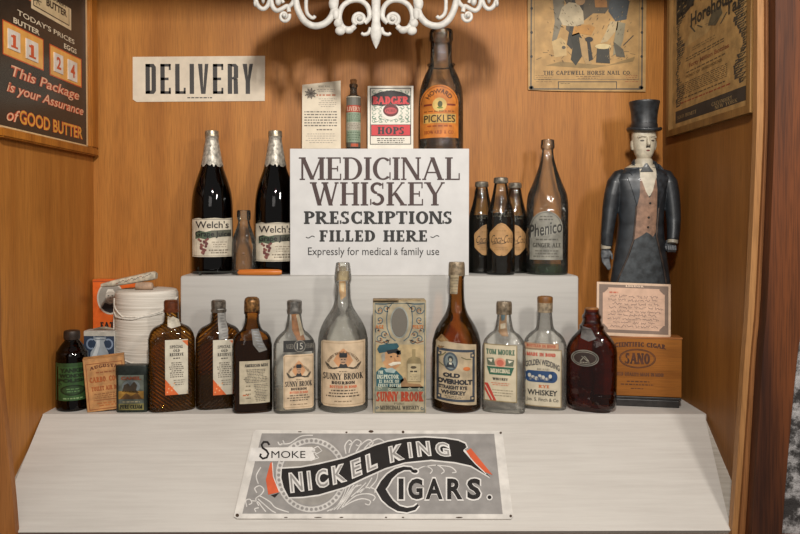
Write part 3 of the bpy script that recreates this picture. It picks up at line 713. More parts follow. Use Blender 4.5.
# the band it all grows from
band = [(250, -12), (280, -17), (330, -20), (376, -21)]
sc_tube(band, (7, 9)); 
shadow_plate = [(-122, -10), (-112, -4), (-98, -12), (-84, -6), (-66, -14), (-40, -9), (-20, -12), (0, -8), (20, -12), (40, -9), (66, -14), (84, -6), (98, -12), (112, -4), (122, -10), (116, -34), (90, -52), (50, -66), (0, -72), (-50, -66), (-90, -52), (-116, -34)]  # solid plate above the view, added to cast a broad shadow on the wall
a = [bm.verts.new((x*so, -.003, P(376, y, DO).z-ob.z)) for x, y in shadow_plate]; b_ = [bm.verts.new((x*so, .004, P(376, y, DO).z-ob.z)) for x, y in shadow_plate]
for lst in (a, b_):
    for tr_ in geometry.tessellate_polygon([[Vector((x, y, 0)) for x, y in shadow_plate]]): bm.faces.new([lst[i] for i in tr_])
for i in range(len(a)): bm.faces.new((a[i], a[(i+1) % len(a)], b_[(i+1) % len(a)], b_[i]))
bm_tube(bm, [(0, 0, P(376, -70, DO).z-ob.z), (0, 0, ZT-ob.z)], .006, 10)
mobj('casting', bm, IRON, t, True)
#PART3
# ------------------------------------------------------------------ glass and liquids
CLEAR = glass('clear_glass', '#fbfbf8', '#c2c3bb', .13, '#e6e3da', .9, 1.0, .06)
CLEARD = glass('dusty_clear_glass', '#f5f5f0', '#85877f', .07, '#c6c4bc', 1.0, 1.0, .06)
COLAG = glass('soda_bottle_glass', '#eceee6', '#73766e', .02, '#b8b4a8', 1.1, .8, .06)
SMOKE = glass('smoky_glass', '#d0d0ca', '#5a5c58', .12, '#8f8d86')
AMBER = glass('amber_glass', '#fcd890', '#a06020', .06, '#cc8c30', ribs=1)
AMBERB = glass('amber_glass_left_ribs', '#f4c87c', '#8c4c16', .05, '#b87c2c', ribs=-1)
AMBERD = glass('dark_amber_glass', '#deb06a', '#5e300e', .03, '#7a4a18', 1.1, .7, .05)
REDAMB = glass('red_brown_glass', '#bc7c48', '#3c1606', .04, '#6a3014', 1.3, 1.0, .05)
GREENG = glass('green_glass', '#7fb27a', '#2c5a2c', .1, '#4f8a4c')
BROWNG = glass('brown_glass', '#7a4c28', '#1a0c06', .06, '#2c1a10')
def liquid(name, col, rough=.08, coat=.6): return pmat(col, rough, mott=.05, coat=coat, name=name)
def zz(py, D, bz): return zof(py, D)-bz
def rb(name, label, cat, cx, D, bz, pts, gl, group=None, face=0):
    """round bottle: pts = [(py, half width px)...] from the base up; returns root and profile"""
    s = D/F; x = P(cx, 300, D).x
    x = P(cx, AY+(H-bz)*F/D-20, D).x
    r = root(name, (x, D, bz), label, cat, -math.atan2(x, D)+face, group)
    hw0 = pts[0][1]
    pr = [(hw0*.93*s, 0), (hw0*.98*s, .0015), (hw0*s, .005)]+[(w*s, zz(py, D, bz)) for py, w in pts[1:]]
    pr = smoothprof(pr, 3)
    # glass turns in at the mouth
    rt, zt_ = pr[-1]; pr = pr+[(rt*.9, zt_+.0008), (rt*.72, zt_), (rt*.70, zt_-.02)]
    g = lathe('glass_body', pr, gl, r)
    return r, pr
def fill(r, pr, top, m, inset=.93, name='liquid', bot=.004):
    q = [(max(.001, a*inset), z) for a, z in pr if bot <= z <= top]
    q = [(q[0][0]*.96, bot)]+q+[(q[-1][0], top)]
    return lathe(name, q, m, r, True, True)
def capl(r, name, D, bz, pts, m, seg=40, label=None):
    s = D/F; q = [(w*s, zz(py, D, bz)) for py, w in pts]
    o = lathe(name, q, m, r, True, True, seg)
    if label: o['label'] = label
    return o
def shell(r, name, D, bz, pts, m, grow=1.05, a0=-180, a1=180, jag=0):
    """paper or foil wrapped around a neck"""
    s = D/F; bm = bmesh.new(); n = 40; R = []; rn = random.Random(7)
    for k, (py, w) in enumerate(pts):
        row = []
        for i in range(n+1):
            a = math.radians(a0+(a1-a0)*i/n); j = rn.uniform(-jag, jag) if k in (0,) else 0
            row.append(bm.verts.new((w*s*grow*math.sin(a), -w*s*grow*math.cos(a), zz(py, D, bz)+j)))
        R.append(row)
    for p, q in zip(R, R[1:]):
        for i in range(n): bm.faces.new((p[i], p[i+1], q[i+1], q[i]))
    return mobj(name, bm, m, r, True)
def flask(name, label, cat, cx, D, bz, pts, gl, rz=0, n=2.8, group=None, disp=None, dense=False, lean=0):
    """flat bottle: pts = [(py, half width px, half depth px, n)...]"""
    s = D/F; x = P(cx, AY+(H-bz)*F/D-20, D).x
    r = root(name, (x, D, bz), label, cat, rz, group)
    p0 = pts[0]
    pr = [(0, p0[1]*.95*s, p0[2]*.93*s, p0[3]), (.0015, p0[1]*.97*s, p0[2]*.96*s, p0[3]), (.005, p0[1]*s, p0[2]*s, p0[3])]
    pr += [(zz(q[0], D, bz), q[1]*s, q[2]*s, q[3]) for q in pts[1:]]
    pr = smoothprof(pr, 14 if dense else 4)
    bm = bmesh.new(); bm_loft(bm, pr, 180 if dense else 72, True, False, disp)
    mobj('glass_body', bm, gl, r, True)
    return r, pr
def ffill(r, pr, top, m, inset=.94, bot=.004):
    q = [(z, a*inset, b*(inset-.04), n) for z, a, b, n in pr if bot <= z <= top]; q.append((top,)+q[-1][1:])
    bm = bmesh.new(); bm_loft(bm, q, 64); return mobj('liquid', bm, m, r, True)
FOIL = pmat('#b9b2a4', .42, .35, .35, 120, bump=.8)
PAPERSTRIP = pmat('#b5a68c', .6, 0, .35, 90)
CORK = pmat('#9c6a3a', .8, 0, .3, 120, bump=.5)
DARKCAP = pmat('#3a2f28', .45, .4, .25, 90)
# ------------------------------------------------------------------ grape juice bottles
DW = 1.669
def welch(cx, dy, label):
    pts = [(0, 20.3), (265, 20.5), (225, 20.5), (205, 20.3), (192, 18.8), (180, 15.5), (170, 12), (160, 9.3), (150, 7.6), (142, 6.3), (138, 5.9), (136.5, 6.6), (133, 6.6), (131.5, 6.2)]
    r, pr = rb('juice_bottle', label, 'bottle', cx, DW, RH, pts, glass('deep_purple_glass', '#5a3a3c', '#1a0d10', .02, '#20100f', 1.3, .1), 'corked grape juice bottles on the riser')
    fill(r, pr, zz(158, DW, RH), liquid('grape_juice', '#120807'), .96)
    sh = shell(r, 'foil_wrap', DW, RH, [(166, 10.8), (160, 9.5), (150, 7.8), (142, 6.5), (138, 6.2), (136.8, 6.9)], FOIL, 1.04, jag=.004)
    capl(r, 'cap', DW, RH, [(136.8, 6.9), (133.5, 7), (131.2, 6.6), (130.6, 5)], pmat('#a89c86', .35, .6, .3, 150))
    c = Canvas(); y0 = 218+dy; y1 = 257+dy; x0, x1 = cx-19.6, cx+19.6; k = lambda v: cx-212.5+v
    c.poly([(x0, y0+1), (k(199), y0), (k(203), y0+.8), (k(215), y0-.2), (k(224), y0+.6), (x1, y0-.3), (x1, y1), (x0, y1)], '#d3c8b2', 1)
    c.text("Welch's", k(196.2), y0+3.0, k(228.5), y0+10.2, '#2c2220', 3, 'sans', .012)
    c.rect(k(193), y0+1, k(232), y0+1.5, '#6e6458', 2)
    c.poly([(k(196), y0+14), (k(200), y0+12.5), (k(206), y0+14), (k(212), y0+12.5), (k(231), y0+11.8), (k(231), y0+18.2), (k(213), y0+19.5), (k(206), y0+21.5), (k(200), y0+20), (k(196), y0+21)], '#4d5c48', 2)
    c.poly([(k(211), y0+12.6), (k(231), y0+11.6), (k(231), y0+18.4), (k(211), y0+19.2)], '#5a5a4c', 3)
    c.text('Grape Juice', k(196), y0+13.2, k(230), y0+20.2, '#1c1a18', 4, 'sans', .02)
    rn = random.Random(2)
    for i in range(30):
        yy = y0+21+i*.5; w = max(1, 5.5*(1-(i/32)**1.5)); c.ell(k(203.5)+rn.uniform(-w, w)*.9, yy, 1.3, 1.25, rn.choice(['#7a4a44', '#8d5a50', '#693c3c']), 3+i % 2, 10)
    c.micro(k(210), y0+23, k(229), y0+30, 3, '#9a8c78', 2, .35, 3); c.micro(k(209), y0+31, k(229), y0+36, 2, '#7d705f', 2, .5, 3)
    c.rect(k(194), y1-1.4, k(232), y1-.9, '#8a7d6c', 2)
    c.build('label', cylmap(cx, DW, 20.5*DW/F, RH), r, cut=2.5, mott=.16)
    return r
welch(212.5, 0, 'dark grape juice bottle with foil neck at the left end of the riser')
welch(275.5, 4.5, 'dark grape juice bottle with foil neck partly hidden behind the white lettered board')
# small empty bottle
r, pr = rb('milk_bottle', 'small empty clear glass bottle between the two dark juice bottles', 'bottle', 244, 1.636, RH,
   [(0, 12.1), (262, 12.2), (248, 12.1), (240, 11.4), (232, 8.8), (226, 6.6), (221, 5.6), (219, 6.6), (213, 6.8), (210.5, 6.4)], CLEARD)
bm = bmesh.new(); s = 1.637/F
bm_tube(bm, [(-.006, -12.4*s, zz(256, 1.62, RH)), (0, -12.55*s, zz(254, 1.62, RH)), (.006, -12.4*s, zz(256, 1.62, RH))], .0006, 6)
mobj('moulded_mark', bm, CLEARD, r)
# knife
DK = 1.6015; s = DK/F
r = root('knife', P(237, 274, DK).xy.to_3d()+Vector((0, 0, RH)), 'small knife with orange handle and dark blade lying on the riser edge', 'knife', -.02)
bm = bmesh.new(); hs = [(1, .0045, .0062), (10, .0052, .0066), (30, .0055, .0068), (42, .0050, .0064), (45, .0035, .005)]
R = []
for x, a, b in hs:
    R.append([bm.verts.new((x*s, b*.88*math.cos(2*PI*i/16), .0066+a*math.sin(2*PI*i/16)*1.25)) for i in range(16)])
for p, q in zip(R, R[1:]):
    for i in range(16): bm.faces.new((p[i], p[(i+1) % 16], q[(i+1) % 16], q[i]))
bm.faces.new(R[0][::-1]); bm.faces.new(R[-1])
mobj('handle', bm, wood('orange_varnished_handle', '#b5591a', '#dd8a3e', 6, 'X', .25, .1), r, True)
bm = bmesh.new(); V = [(2, .004), (-30, .006), (-42, .004), (-44.5, -.001), (-40, -.005), (-10, -.0065), (2, -.005)]
a = [bm.verts.new((x*s, y, .0085)) for x, y in V]; b_ = [bm.verts.new((x*s, y, .0065)) for x, y in V]
bm.faces.new(a); bm.faces.new(b_[::-1])
for i in range(len(V)): bm.faces.new((a[i], a[(i+1) % len(V)], b_[(i+1) % len(V)], b_[i]))
bm_box(bm, 0*s, 2*s, -.005, .005, .002, .012, .001)
bm_box(bm, -38*s, -36*s, -.004, .004, 0, .0066)
mobj('blade', bm, pmat('#5a5a54', .3, .7, .3, 80), r)
# ------------------------------------------------------------------ lettered board and the block hidden behind it
DS = 1.602; s = DS/F
bx = P(379.5, 275, DS)
r = root('lettered_board', (bx.x, DS, RH), 'white board lettered MEDICINAL WHISKEY standing on the riser', 'sign')
c = Canvas(); BR = '#3f2a26'
c.text('MEDICINAL', 299, 157.3, 459.6, 180, BR, 1, 'serif', T=.19, t=.06, gap=.06)
c.text('WHISKEY', 310, 182.2, 444.6, 205.5, BR, 1, 'serif', T=.19, t=.06, gap=.06)
c.text('PRESCRIPTIONS', 304, 211.2, 451.7, 224, '#23221f', 1, 'serif', T=.27, t=.12, gap=.1)
c.text('FILLED HERE', 319.5, 230.2, 427, 241.6, '#23221f', 1, 'serif', T=.27, t=.12, gap=.1)
til = lambda a, y: [(a+i*.95, y+1.0*math.sin(i*.7)) for i in range(10)]
c.line(til(306, 237), .8, '#23221f', 1); c.line(til(430.5, 236.5), .8, '#23221f', 1)
c.text('Expressly for medical', 308, 247.3, 391, 257.6, '#2b2926', 1, 'sans'); c.text('&', 394, 249.5, 398, 255, '#2b2926', 1); c.text('family use', 401, 247.3, 439.2, 257.6, '#2b2926', 1)
m_ = Canvas.build
o = c.build('lettering', lambda x, y, l: Vector(((x-379.5)*s, -.0004-l, zof(y, DS)-RH)), r, mott=.1)
x0, x1 = (290-379.5)*s, (469-379.5)*s; hb = zof(148.6, DS)-RH
box('board', x0, x1, 0, .009, 0, hb, pmat('#cac8c5', .6, mott=.04, mscale=30), r, .0012)
r = root('support_block', (P(388, 275, 1.66).x, 1.668, RH), 'plain wooden block behind the white lettered board, holding up the box of hops', 'block')
box('wood_block', (303-388)*.00222, (466-388)*.00222, -.046, .052, 0, hb-.0015, pmat('#8f8a80', .7), r)
TB = RH+hb-.0015; D5 = 1.662
# upper row: trade card, slim bottle, hops carton, pickle bottle
s = D5/F
r = root('printed_leaflet', (P(321.5, 148, D5).x, D5-.012, TB), 'cream printed leaflet with a small engraving, leaning above the white board', 'leaflet', 0, None, math.radians(-8))
c = Canvas()
c.ell(310.5, 92.5, 4.5, 4.5, '#8c8070', 1, 14)
for i in range(9): a = i*.7; c.line([(310.5, 92.5), (310.5+6*math.cos(a), 92.5+6.5*math.sin(a)*.9)], 1.1, '#5e554a', 2)
c.text('HENRY WALL', 318, 84.2, 330, 86, '#5a5146', 1, 'serif'); c.micro(314, 87.5, 338, 91, 2, '#93877a', 1, .35, 2.5)
c.micro(314, 93, 338, 95.2, 1, '#b46a48', 1, .7, 4); c.micro(318, 97, 337, 107, 5, '#8d8173', 1, .3, 2.5)
c.micro(304.5, 110, 337, 127, 6, '#62594e', 1, .42, 3, False); c.micro(316, 128.5, 333, 131, 1, '#6b6054', 1, .5, 2.5); c.micro(304.5, 133, 338, 144, 5, '#9a8e80', 1, .3, 2.5)
c.build('sheet', lambda x, y, l: Vector(((x-321.5)*s, -l, zof(y, D5)-TB)), r, [(302, 83.5), (340.5, 79), (341, 149), (302.5, 149)], .0012, '#d3c6ae', mott=.06)
bz = TB
r, pr = rb('medicine_vial', 'slim corked bottle with green paper label between leaflet and red and white carton', 'bottle', 353.5, D5, TB,
   [(0, 6.9), (140, 7), (106, 7), (98, 6.9), (96, 5.8), (94, 3.6), (88, 3.4), (87, 4.2), (84.6, 4.2)], SMOKE)
capl(r, 'cork', D5, TB, [(88, 3), (84, 3.2), (82, 3.4), (79.8, 3.3), (79.4, 2.6)], CORK)
c = Canvas(); c.rect(346.6, 96, 360.4, 105, '#68665c', 1); c.rect(346.6, 96, 360.4, 97, '#b9b09c', 2); c.rect(346.6, 105, 360.4, 112, '#a8442e', 1)
c.text('LIVERY', 347.4, 106.5, 360, 110.8, '#d8b8a0', 2, 'serif', T=.25, t=.1); c.rect(346.6, 112, 360.4, 142, '#8a9a82', 1)
c.rect(346.6, 122, 360.4, 130, '#b3ab98', 2); c.micro(347.5, 113, 360, 121, 4, '#5f6f5a', 3, .4, 2); c.micro(347.5, 123, 360, 129.5, 4, '#7c7468', 3, .4, 2); c.micro(347.5, 131, 360, 141, 4, '#5f6f5a', 3, .4, 2)
c.rect(346.6, 142, 360.4, 147, '#5a564a', 1); c.rect(351, 143.5, 358, 146.5, '#b2502c', 2)
c.build('label', cylmap(353.5, D5, 7*s, TB), r, cut=2)
r = root('hops_carton', (P(390, 148, D5).x, D5-.017, TB), 'red, white and black carton of hops above the white board', 'box', -.02)
c = Canvas(); c.frame(370, 88, 410.6, 144.5, .7, '#23211e', 1)
for j in range(4):
    for i in range(6):
        for q in (0, 1):
            cx_ = 374+i*6.5; cy_ = 91.5+j*13 if j else 92; c.ring(cx_+q*2, cy_+q*3, 2, 1.7, .6, '#6c8a74', 1, 20+60*i, 290+60*i, 9)
for y in (109, 117, 121, 113):
    for i in range(6): c.ring(374+i*6.5, y, 2.2, 1.7, .6, '#7b9480', 1, i*50, i*50+250, 9)
ov = [(371.5, 96), (380, 92), (390.5, 90.3), (401, 92), (409.5, 96), (409.5, 104.8), (398, 106), (383, 106), (371.5, 104.8)]
c.poly(ov, '#241c1a', 3); c.text('BADGER', 372.6, 96.5, 408.6, 104.3, '#c8393a', 4, 'serif', T=.34, t=.16, gap=.05)
c.ell(390.5, 111.5, 9.5, 8.5, '#e2dccf', 3); c.ell(390.5, 110.5, 7.6, 6.2, '#5e1f1f', 4); c.ell(390.5, 110.8, 6, 3.4, '#b8474a', 5); c.text('PURE', 386, 109.6, 395, 112, '#3a1414', 6, 'serif')
c.rect(371, 124.5, 410, 136, '#c83438', 3); c.frame(371, 124.5, 410, 136, .5, '#28211f', 4); c.text('HOPS', 377.5, 127, 403.5, 134.3, '#2a2124', 5, 'serif', T=.3, t=.1)
c.micro(373, 137.6, 408, 143.4, 3, '#5a564e', 3, .4, 3)
c.build('printed_front', lambda x, y, l: Vector(((x-390)*s, -.0004-l, zof(y, D5-.017)-TB)), r, coat=.1, mott=.06)
hh = zof(85.8, D5-.017)-TB
bm = bmesh.new(); bm_box(bm, (367.6-390)*s, (412.8-390)*s, 0, .034, 0, hh, .0008); mobj('carton', bm, pmat('#ddd6c6', .5, mott=.06), r)
r, pr = rb('pickle_bottle', 'tall clear pickle bottle with an orange arched label above the white board', 'bottle', 441, 1.672, TB,
   [(0, 21.8), (140, 22), (110, 22), (96, 21.6), (86, 20), (76, 16.5), (68, 12.5), (62, 11), (50, 10.6), (42, 10.6), (40, 11.8), (33, 11.8), (30.5, 11)], CLEARD)
shell(r, 'neck_ring', 1.672, TB, [(67, 12.8), (65, 14), (63, 12.2)], CLEARD, 1.0)
c = Canvas(); OR = '#c9772a'
arch = [(419.8, 137.5), (419.8, 103)]+[(439+19.2*math.cos(a), 103-18.5*math.sin(a)) for a in [PI-PI*i/20 for i in range(21)]]+[(458.2, 137.5)]
c.poly(arch, OR, 1); c.ring(439, 103, 17.8, 17, .6, '#8a4518', 2, 180, 360)
def arctext(c, st, cx, cy, r0, h, a0, a1, col, layer, **k):
    """letters round an arc, angles in degrees clockwise from straight up"""
    def wp(x, y):
        a = math.radians(a0+(a1-a0)*x/100.0); R_ = r0+(h-y); return cx+R_*math.sin(a), cy-R_*math.cos(a)
    c.text(st, 0, 0, 100, h, col, layer, warp=wp, **k)
arctext(c, 'HOWARD', 439, 104, 10.8, 4.6, -62, 62, '#4a2814', 3, font='sans', bold=.02)
c.ell(439.5, 104.5, 7, 7, '#d0b064', 2); c.ell(440, 104, 2.4, 3.2, '#4a4a24', 3); c.ell(440, 107.5, 3, 1, '#6b7a2c', 3); c.rect(424, 103.5, 432, 105.3, '#7a2c14', 3); c.rect(447, 103.5, 455, 105.3, '#7a2c14', 3)
c.rect(423.5, 113.5, 455.5, 122.8, '#c9a055', 2); c.text('PICKLES', 424.3, 114.6, 454.8, 122, '#3c2e1a', 3, 'sans', .015); c.micro(424, 124.5, 455, 127, 1, '#9c4a14', 2, .6, 4)
c.micro(424, 110, 455, 112, 1, '#8a4a14', 2, .6, 4); c.text('HOWARD & CO.', 424.5, 130.2, 454, 133.6, '#8a3c12', 2, 'serif', T=.25, t=.1)
c.build('label', cylmap(441, 1.672, 22.0*1.672/F, TB), r, cut=2.5, mott=.2)
# ------------------------------------------------------------------ cola bottles
HONEY = '#b58a58'
def cola(cx, D, dy, label, face, k=1.0):
    s = D/F; T_ = zof(179, 1.64)-RH
    pr = [(13.4, 0), (13.9, 8), (13.9, 28), (13.7, 50), (13.2, 58), (12.4, 63), (10, 71), (8, 80), (6.6, 88), (6.0, 90), (6.6, 91), (6.6, 94.4), (6, 95)]
    x = P(cx, 270, D).x
    r = root('cola_bottle', (x, D, RH), label, 'bottle', -math.atan2(x, D)+face, 'small dark soda bottles on the riser')
    u = T_/95*k; q = smoothprof([(11.6*u*.98, 0)]+[(a*u, .001+b*u) for a, b in pr], 3)
    lathe('glass_body', q, COLAG, r)
    fill(r, q, 61*u, liquid('cola', '#0e0605'), .955)
    lathe('cap', [(6.9*u, 90.5*u), (7.2*u, 92*u), (6.9*u, 95.6*u), (5.5*u, 96.4*u)], pmat('#8a8274', .4, .5, .4, 150), r, True, True, 28)
    c = Canvas(); R = 13.9*u
    hexa = [(0, -18.2), (4, -17), (13.2, -9), (14, -6.5), (13.2, 6), (5, 13.2), (1.5, 14), (0, 13.2), (-1.5, 14), (-5, 13.2), (-13.2, 6), (-14, -6.5), (-13.2, -9), (-4, -17)]
    c.poly([(a*.92, b) for a, b in hexa], HONEY, 1); c.poly([(a*.86, b*.93) for a, b in hexa], '#8e683c', 2); c.poly([(a*.84, b*.91) for a, b in hexa], HONEY, 3)
    c.text('Coca-Cola', -11, -6.5, 11, 1.2, '#3a2a18', 4, 'sans', -.0, shear=.25)
    c.line([(-9, 2.6), (-4, 1.4), (0, 2.2), (4, 1.2)], .7, '#3a2a18', 4)
    c.micro(-7, 5, 7, 9, 2, '#9a7444', 4, .35, 2); c.micro(-6, -12, 6, -9, 1, '#9a7444', 4, .35, 2)
    c.build('label', lambda X, Y, l: Vector(((R+.0004+l)*math.sin(X*u/R), -(R+.0004+l)*math.cos(X*u/R), (33-Y)*u)), r, cut=2, mott=.2)
    # script moulded round the shoulder
    c = Canvas(); R2 = 13.6*u
    c.text('Coca-Cola', -11, -66, 11, -59, '#5c564c', 1, 'sans', shear=.2)
    c.build('moulded_script', lambda X, Y, l: Vector(((12.6*u+.0006)*math.sin(X*u/R2), -(12.6*u+.0006+(0))*math.cos(X*u/R2), -Y*u-.004)), r, cut=2)
    return r
cola(481.5, 1.683, 0, 'small dark soda bottle next to the lettered board, left of the trio', .35, .97)
cola(500.5, 1.631, 0, 'small dark soda bottle standing forward in the middle of the trio', .06)
cola(514.6, 1.691, 0, 'small dark soda bottle behind the front soda bottle and beside the tall clear bottle', .02, .96)
# tall clear bottle with arched grey label
DP = 1.649; s = DP/F
r, pr = rb('ginger_ale_bottle', 'tall clear bottle with faded arched label and green base at the right of the riser', 'bottle', 547, DP, RH,
   [(0, 20.2), (268, 20.5), (215, 20.5), (203, 20.2), (194, 18.8), (184, 14.8), (174, 11), (166, 8.4), (158, 6.4), (150, 5.6), (148, 6.8), (143, 6.6), (140.2, 6.4)], CLEARD)
q = [(19.6*s, .0005), (20.1*s, .006), (20.2*s, zz(265, DP, RH))]
lathe('green_base', q, GREENG, r)
c = Canvas(); A_ = [(530, 260), (530, 228)]+[(546+16*math.cos(a), 228-17*math.sin(a)) for a in [PI-PI*i/20 for i in range(21)]]+[(562, 260)]
c.poly(A_, '#8f8c80', 1); c.ring(546, 228, 15, 16, .6, '#5a574e', 2, 180, 360)
def up(x, y): return x, y-(x-530)*.18
c.text('Phenico', 530, 225, 561.5, 238, '#403e39', 3, 'sans', .02, warp=up); c.text('Phenico', 530.4, 225.4, 561.9, 238.4, '#a8a598', 2, 'sans', .05, warp=up)
c.text('GINGER ALE', 533, 243, 560, 247.5, '#4a473e', 2, 'serif', T=.3, t=.12); c.micro(533, 238, 560, 241, 1, '#5f5c52', 2, .5, 3); c.micro(533, 249.5, 560, 258, 3, '#6a665a', 2, .4, 3); c.micro(537, 215, 555, 221, 2, '#5f5c52', 2, .4, 3)
c.build('label', cylmap(547, DP, 20.5*s, RH), r, cut=2.5, mott=.25)
#PART4
# ================================================================== the front row
def ribs(sgn, hw, ztop, lab):
    def d(x, y, z, w, h):
        if abs(x) > hw*.93 or z > ztop or z < .006 or y > 0: return 0
        if lab[0] < x < lab[1] and lab[2] < z < lab[3]: return 0
        k = (x*sgn*.8+z)/.0080
        return .0007*(1-abs((k % 1)*2-1)*2)
    return d
def special(cx, D, label, phi, gl, sgn, liqtop, capm, strip):
    s = D/F; hw, hd = 22.8, 12.5
    z1 = zof(341, D-hd*s); z0 = zof(395, D-hd*s); sh = hd*math.sin(phi)
    lx = [(-5-6)*s, 13*s]
    pts = [(0, hw, hd, 3.6), (400, hw, hd, 3.4), (345, hw, hd, 3.2), (338, hw*.99, hd*.97, 3), (331.5, hw*.90, hd*.9, 2.8), (327, hw*.74, hd*.75, 2.4), (324, 11, 8.5, 2), (321, 7.6, 7.4, 2), (312, 6.8, 6.8, 2), (309, 6.8, 6.8, 2)]
    r, pr = flask('ribbed_flask', label, 'bottle', cx, D, 0, pts, gl, phi, group='ribbed amber flasks in the front row', disp=ribs(sgn, hw*s, zof(338, D), (lx[0], lx[1], z0, z1)), dense=True)
    if liqtop: ffill(r, pr, zof(liqtop, D), liquid('dark_spirit', '#140a06'), .93)
    capl(r, 'screw_cap', D, 0, [(312, 7.6), (309.5, 7.9), (309, 7.2), (303, 7.4), (301, 7.2), (300, 6)], capm)
    c = Canvas(); k = cx+sh-sh  # canvas x measured from the flask's own centre line
    a, b = cx-7.5, cx+15
    c.rect(a, 340, b, 395, '#c9c0ac', 1)
    c.poly([(b-6, 341), (b, 341), (b, 347)], '#cf6a34', 2); c.poly([(a, 379), (a+13, 395), (a, 395)], '#d0622a', 2)
    c.text('SPECIAL', a+4.5, 345.5, b-5, 348.4, '#37322c', 3, 'serif', T=.28, t=.12); c.text('OLD', a+8, 349.6, b-8, 352, '#37322c', 3, 'serif', T=.28, t=.12)
    c.text('RESERVE', a+4.5, 353.2, b-4.5, 356.2, '#37322c', 3, 'serif', T=.28, t=.12); c.micro(a+7, 357.5, b-7, 359.5, 1, '#5d564b', 3, .6, 2)
    c.micro(a+4, 362, b-4, 378, 8, '#6f675a', 3, .5, 2.2); c.micro(a+8, 379.5, b-3, 386, 3, '#847b6c', 3, .4, 2)
    for i in range(6): c.ell(a+2+i*1.4, 392-i*.5-(i % 3)*3, .8, .8, '#e0a070', 3, 8)
    c.build('label', flaskmap(cx, D, hw*s, hd*s, 3.3, 0), r, cut=3, mott=.1)
    sc_ = Canvas()
    if strip == 'torn':
        sc_.poly([(cx-4, 316), (cx-1, 317.5), (cx+1, 316.4), (cx+7, 320), (cx+8.5, 326), (cx+2, 327.5), (cx-1, 328), (cx-4.5, 326)], '#c6bca8', 1)
    else:
        sc_.poly([(cx-2, 309), (cx+5, 309), (cx+7, 322), (cx+9, 338), (cx-1.5, 339)], '#918e88', 1)
        for i in range(9): sc_.line([(cx-1+i*.5, 312+i*3), (cx+4+i*.4, 313+i*2.8)], .7, '#6d6a66', 2)
    zs = sorted(pr)
    def depth(z):
        for (za, wa, ha, na), (zb_, wb, hb_, nb) in zip(zs, zs[1:]):
            if za <= z <= zb_:
                q = (z-za)/max(zb_-za, 1e-6); return ha+(hb_-ha)*q, wa+(wb-wa)*q
        return zs[-1][2], zs[-1][1]
    def mp(x, y, l):
        z = zof(y, D-.015); h, w = depth(z); X = (x-cx)*s; q = min(.95, abs(X)/w); return Vector((X, -h*math.sqrt(1-q*q)-l-.0009, z))
    # densify so that it follows the shoulder
    V0 = sc_.sh; sc_.sh = []
    for V, Fc, col, ly, wp in V0: sc_.add(V, Fc, col, ly, wp)
    strip_mesh(sc_, mp, r, 'paper_seal')
    return r
def strip_mesh(c, mp, r, name):
    cols = []; bm = bmesh.new()
    for V, Fc, col, layer, warp in c.sh:
        b2 = bmesh.new(); vs = [b2.verts.new((p[0], p[1], 0)) for p in V]
        for f in Fc: b2.faces.new([vs[i] for i in f])
        for ax in (0, 1):
            lo = min(p[ax] for p in V); hi = max(p[ax] for p in V); x = math.ceil(lo/1.5)*1.5
            while x < hi:
                bmesh.ops.bisect_plane(b2, geom=b2.verts[:]+b2.edges[:]+b2.faces[:], plane_co=(x, 0, 0) if ax == 0 else (0, x, 0), plane_no=(1, 0, 0) if ax == 0 else (0, 1, 0)); x += 1.5
        if col not in cols: cols.append(col)
        vm = {v: bm.verts.new(mp(v.co.x, v.co.y, layer*.00025)) for v in b2.verts}
        for f in b2.faces: bm.faces.new([vm[v] for v in f.verts]).material_index = cols.index(col)
        b2.free()
    return mobj(name, bm, [pmat(q, .55, mott=.25, mscale=90) for q in cols], r)
special(171.8, 1.517, 'ribbed amber flask with torn paper on its neck, nearest the string cone', math.radians(20), AMBER, 1, None, pmat('#6e3a20', .35, .4, .3, 120), 'torn')
special(219, 1.538, 'ribbed amber flask with a silvery strip down its neck, second from the string cone', math.radians(19), AMBERB, -1, 372, pmat('#7e7468', .35, .7, .4, 130), 'silver')
def depthmap(pr, cx, D, off=.0009):
    s = D/F; zs = sorted(pr)
    def mp(x, y, l):
        z = zof(y, D-.015); h = w = None
        for A_, B_ in zip(zs, zs[1:]):
            if A_[0] <= z <= B_[0]:
                q = (z-A_[0])/max(B_[0]-A_[0], 1e-6); w = A_[1]+(B_[1]-A_[1])*q; h = A_[2]+(B_[2]-A_[2])*q; n = A_[3]; break
        if h is None: h, w, n = zs[-1][2], zs[-1][1], 2
        X = (x-cx)*s; q = min(.93, abs(X)/w); return Vector((X, -h*(1-q**n)**(1/n)-l-off, z))
    return mp
# plain amber flask with long printed label
D = 1.503; s = D/F; phi = math.radians(15)
pts = [(0, 19.8, 11, 3.4), (400, 19.9, 11, 3.2), (350, 19.9, 11, 3), (342, 19.2, 10.8, 2.8), (337, 18.2, 10, 2.6), (332.5, 15, 9, 2.3), (329, 10, 8, 2), (322, 7.4, 7.4, 2), (314.5, 7, 7, 2), (313.5, 7.9, 7.9, 2), (311, 7.9, 7.9, 2), (306, 6.8, 6.8, 2)]
r, pr = flask('whiskey_flask', 'smooth dark amber flask with cream text label and gold cap, beside the ribbed flasks', 'bottle', 252.3, D, 0, pts, AMBERD, phi)
ffill(r, pr, zof(339, D), liquid('dark_spirit', '#140a06'), .93)
capl(r, 'gold_cap', D, 0, [(312, 7.9), (307, 7.9), (301, 7.7), (298.5, 7), (297, 5)], pmat('#8a6236', .4, .6, .5, 130, bump=.5))
c = Canvas(); c.poly([(250.5, 329), (258, 329), (262, 342), (266, 350), (258, 352), (252, 344)], '#75726c', 1)
for i in range(6): c.line([(252+i, 331+i*3), (257+i*1.2, 332+i*3)], .7, '#8e8f92', 2)
strip_mesh(c, depthmap(pr, 252.3, D), r, 'tax_strip')
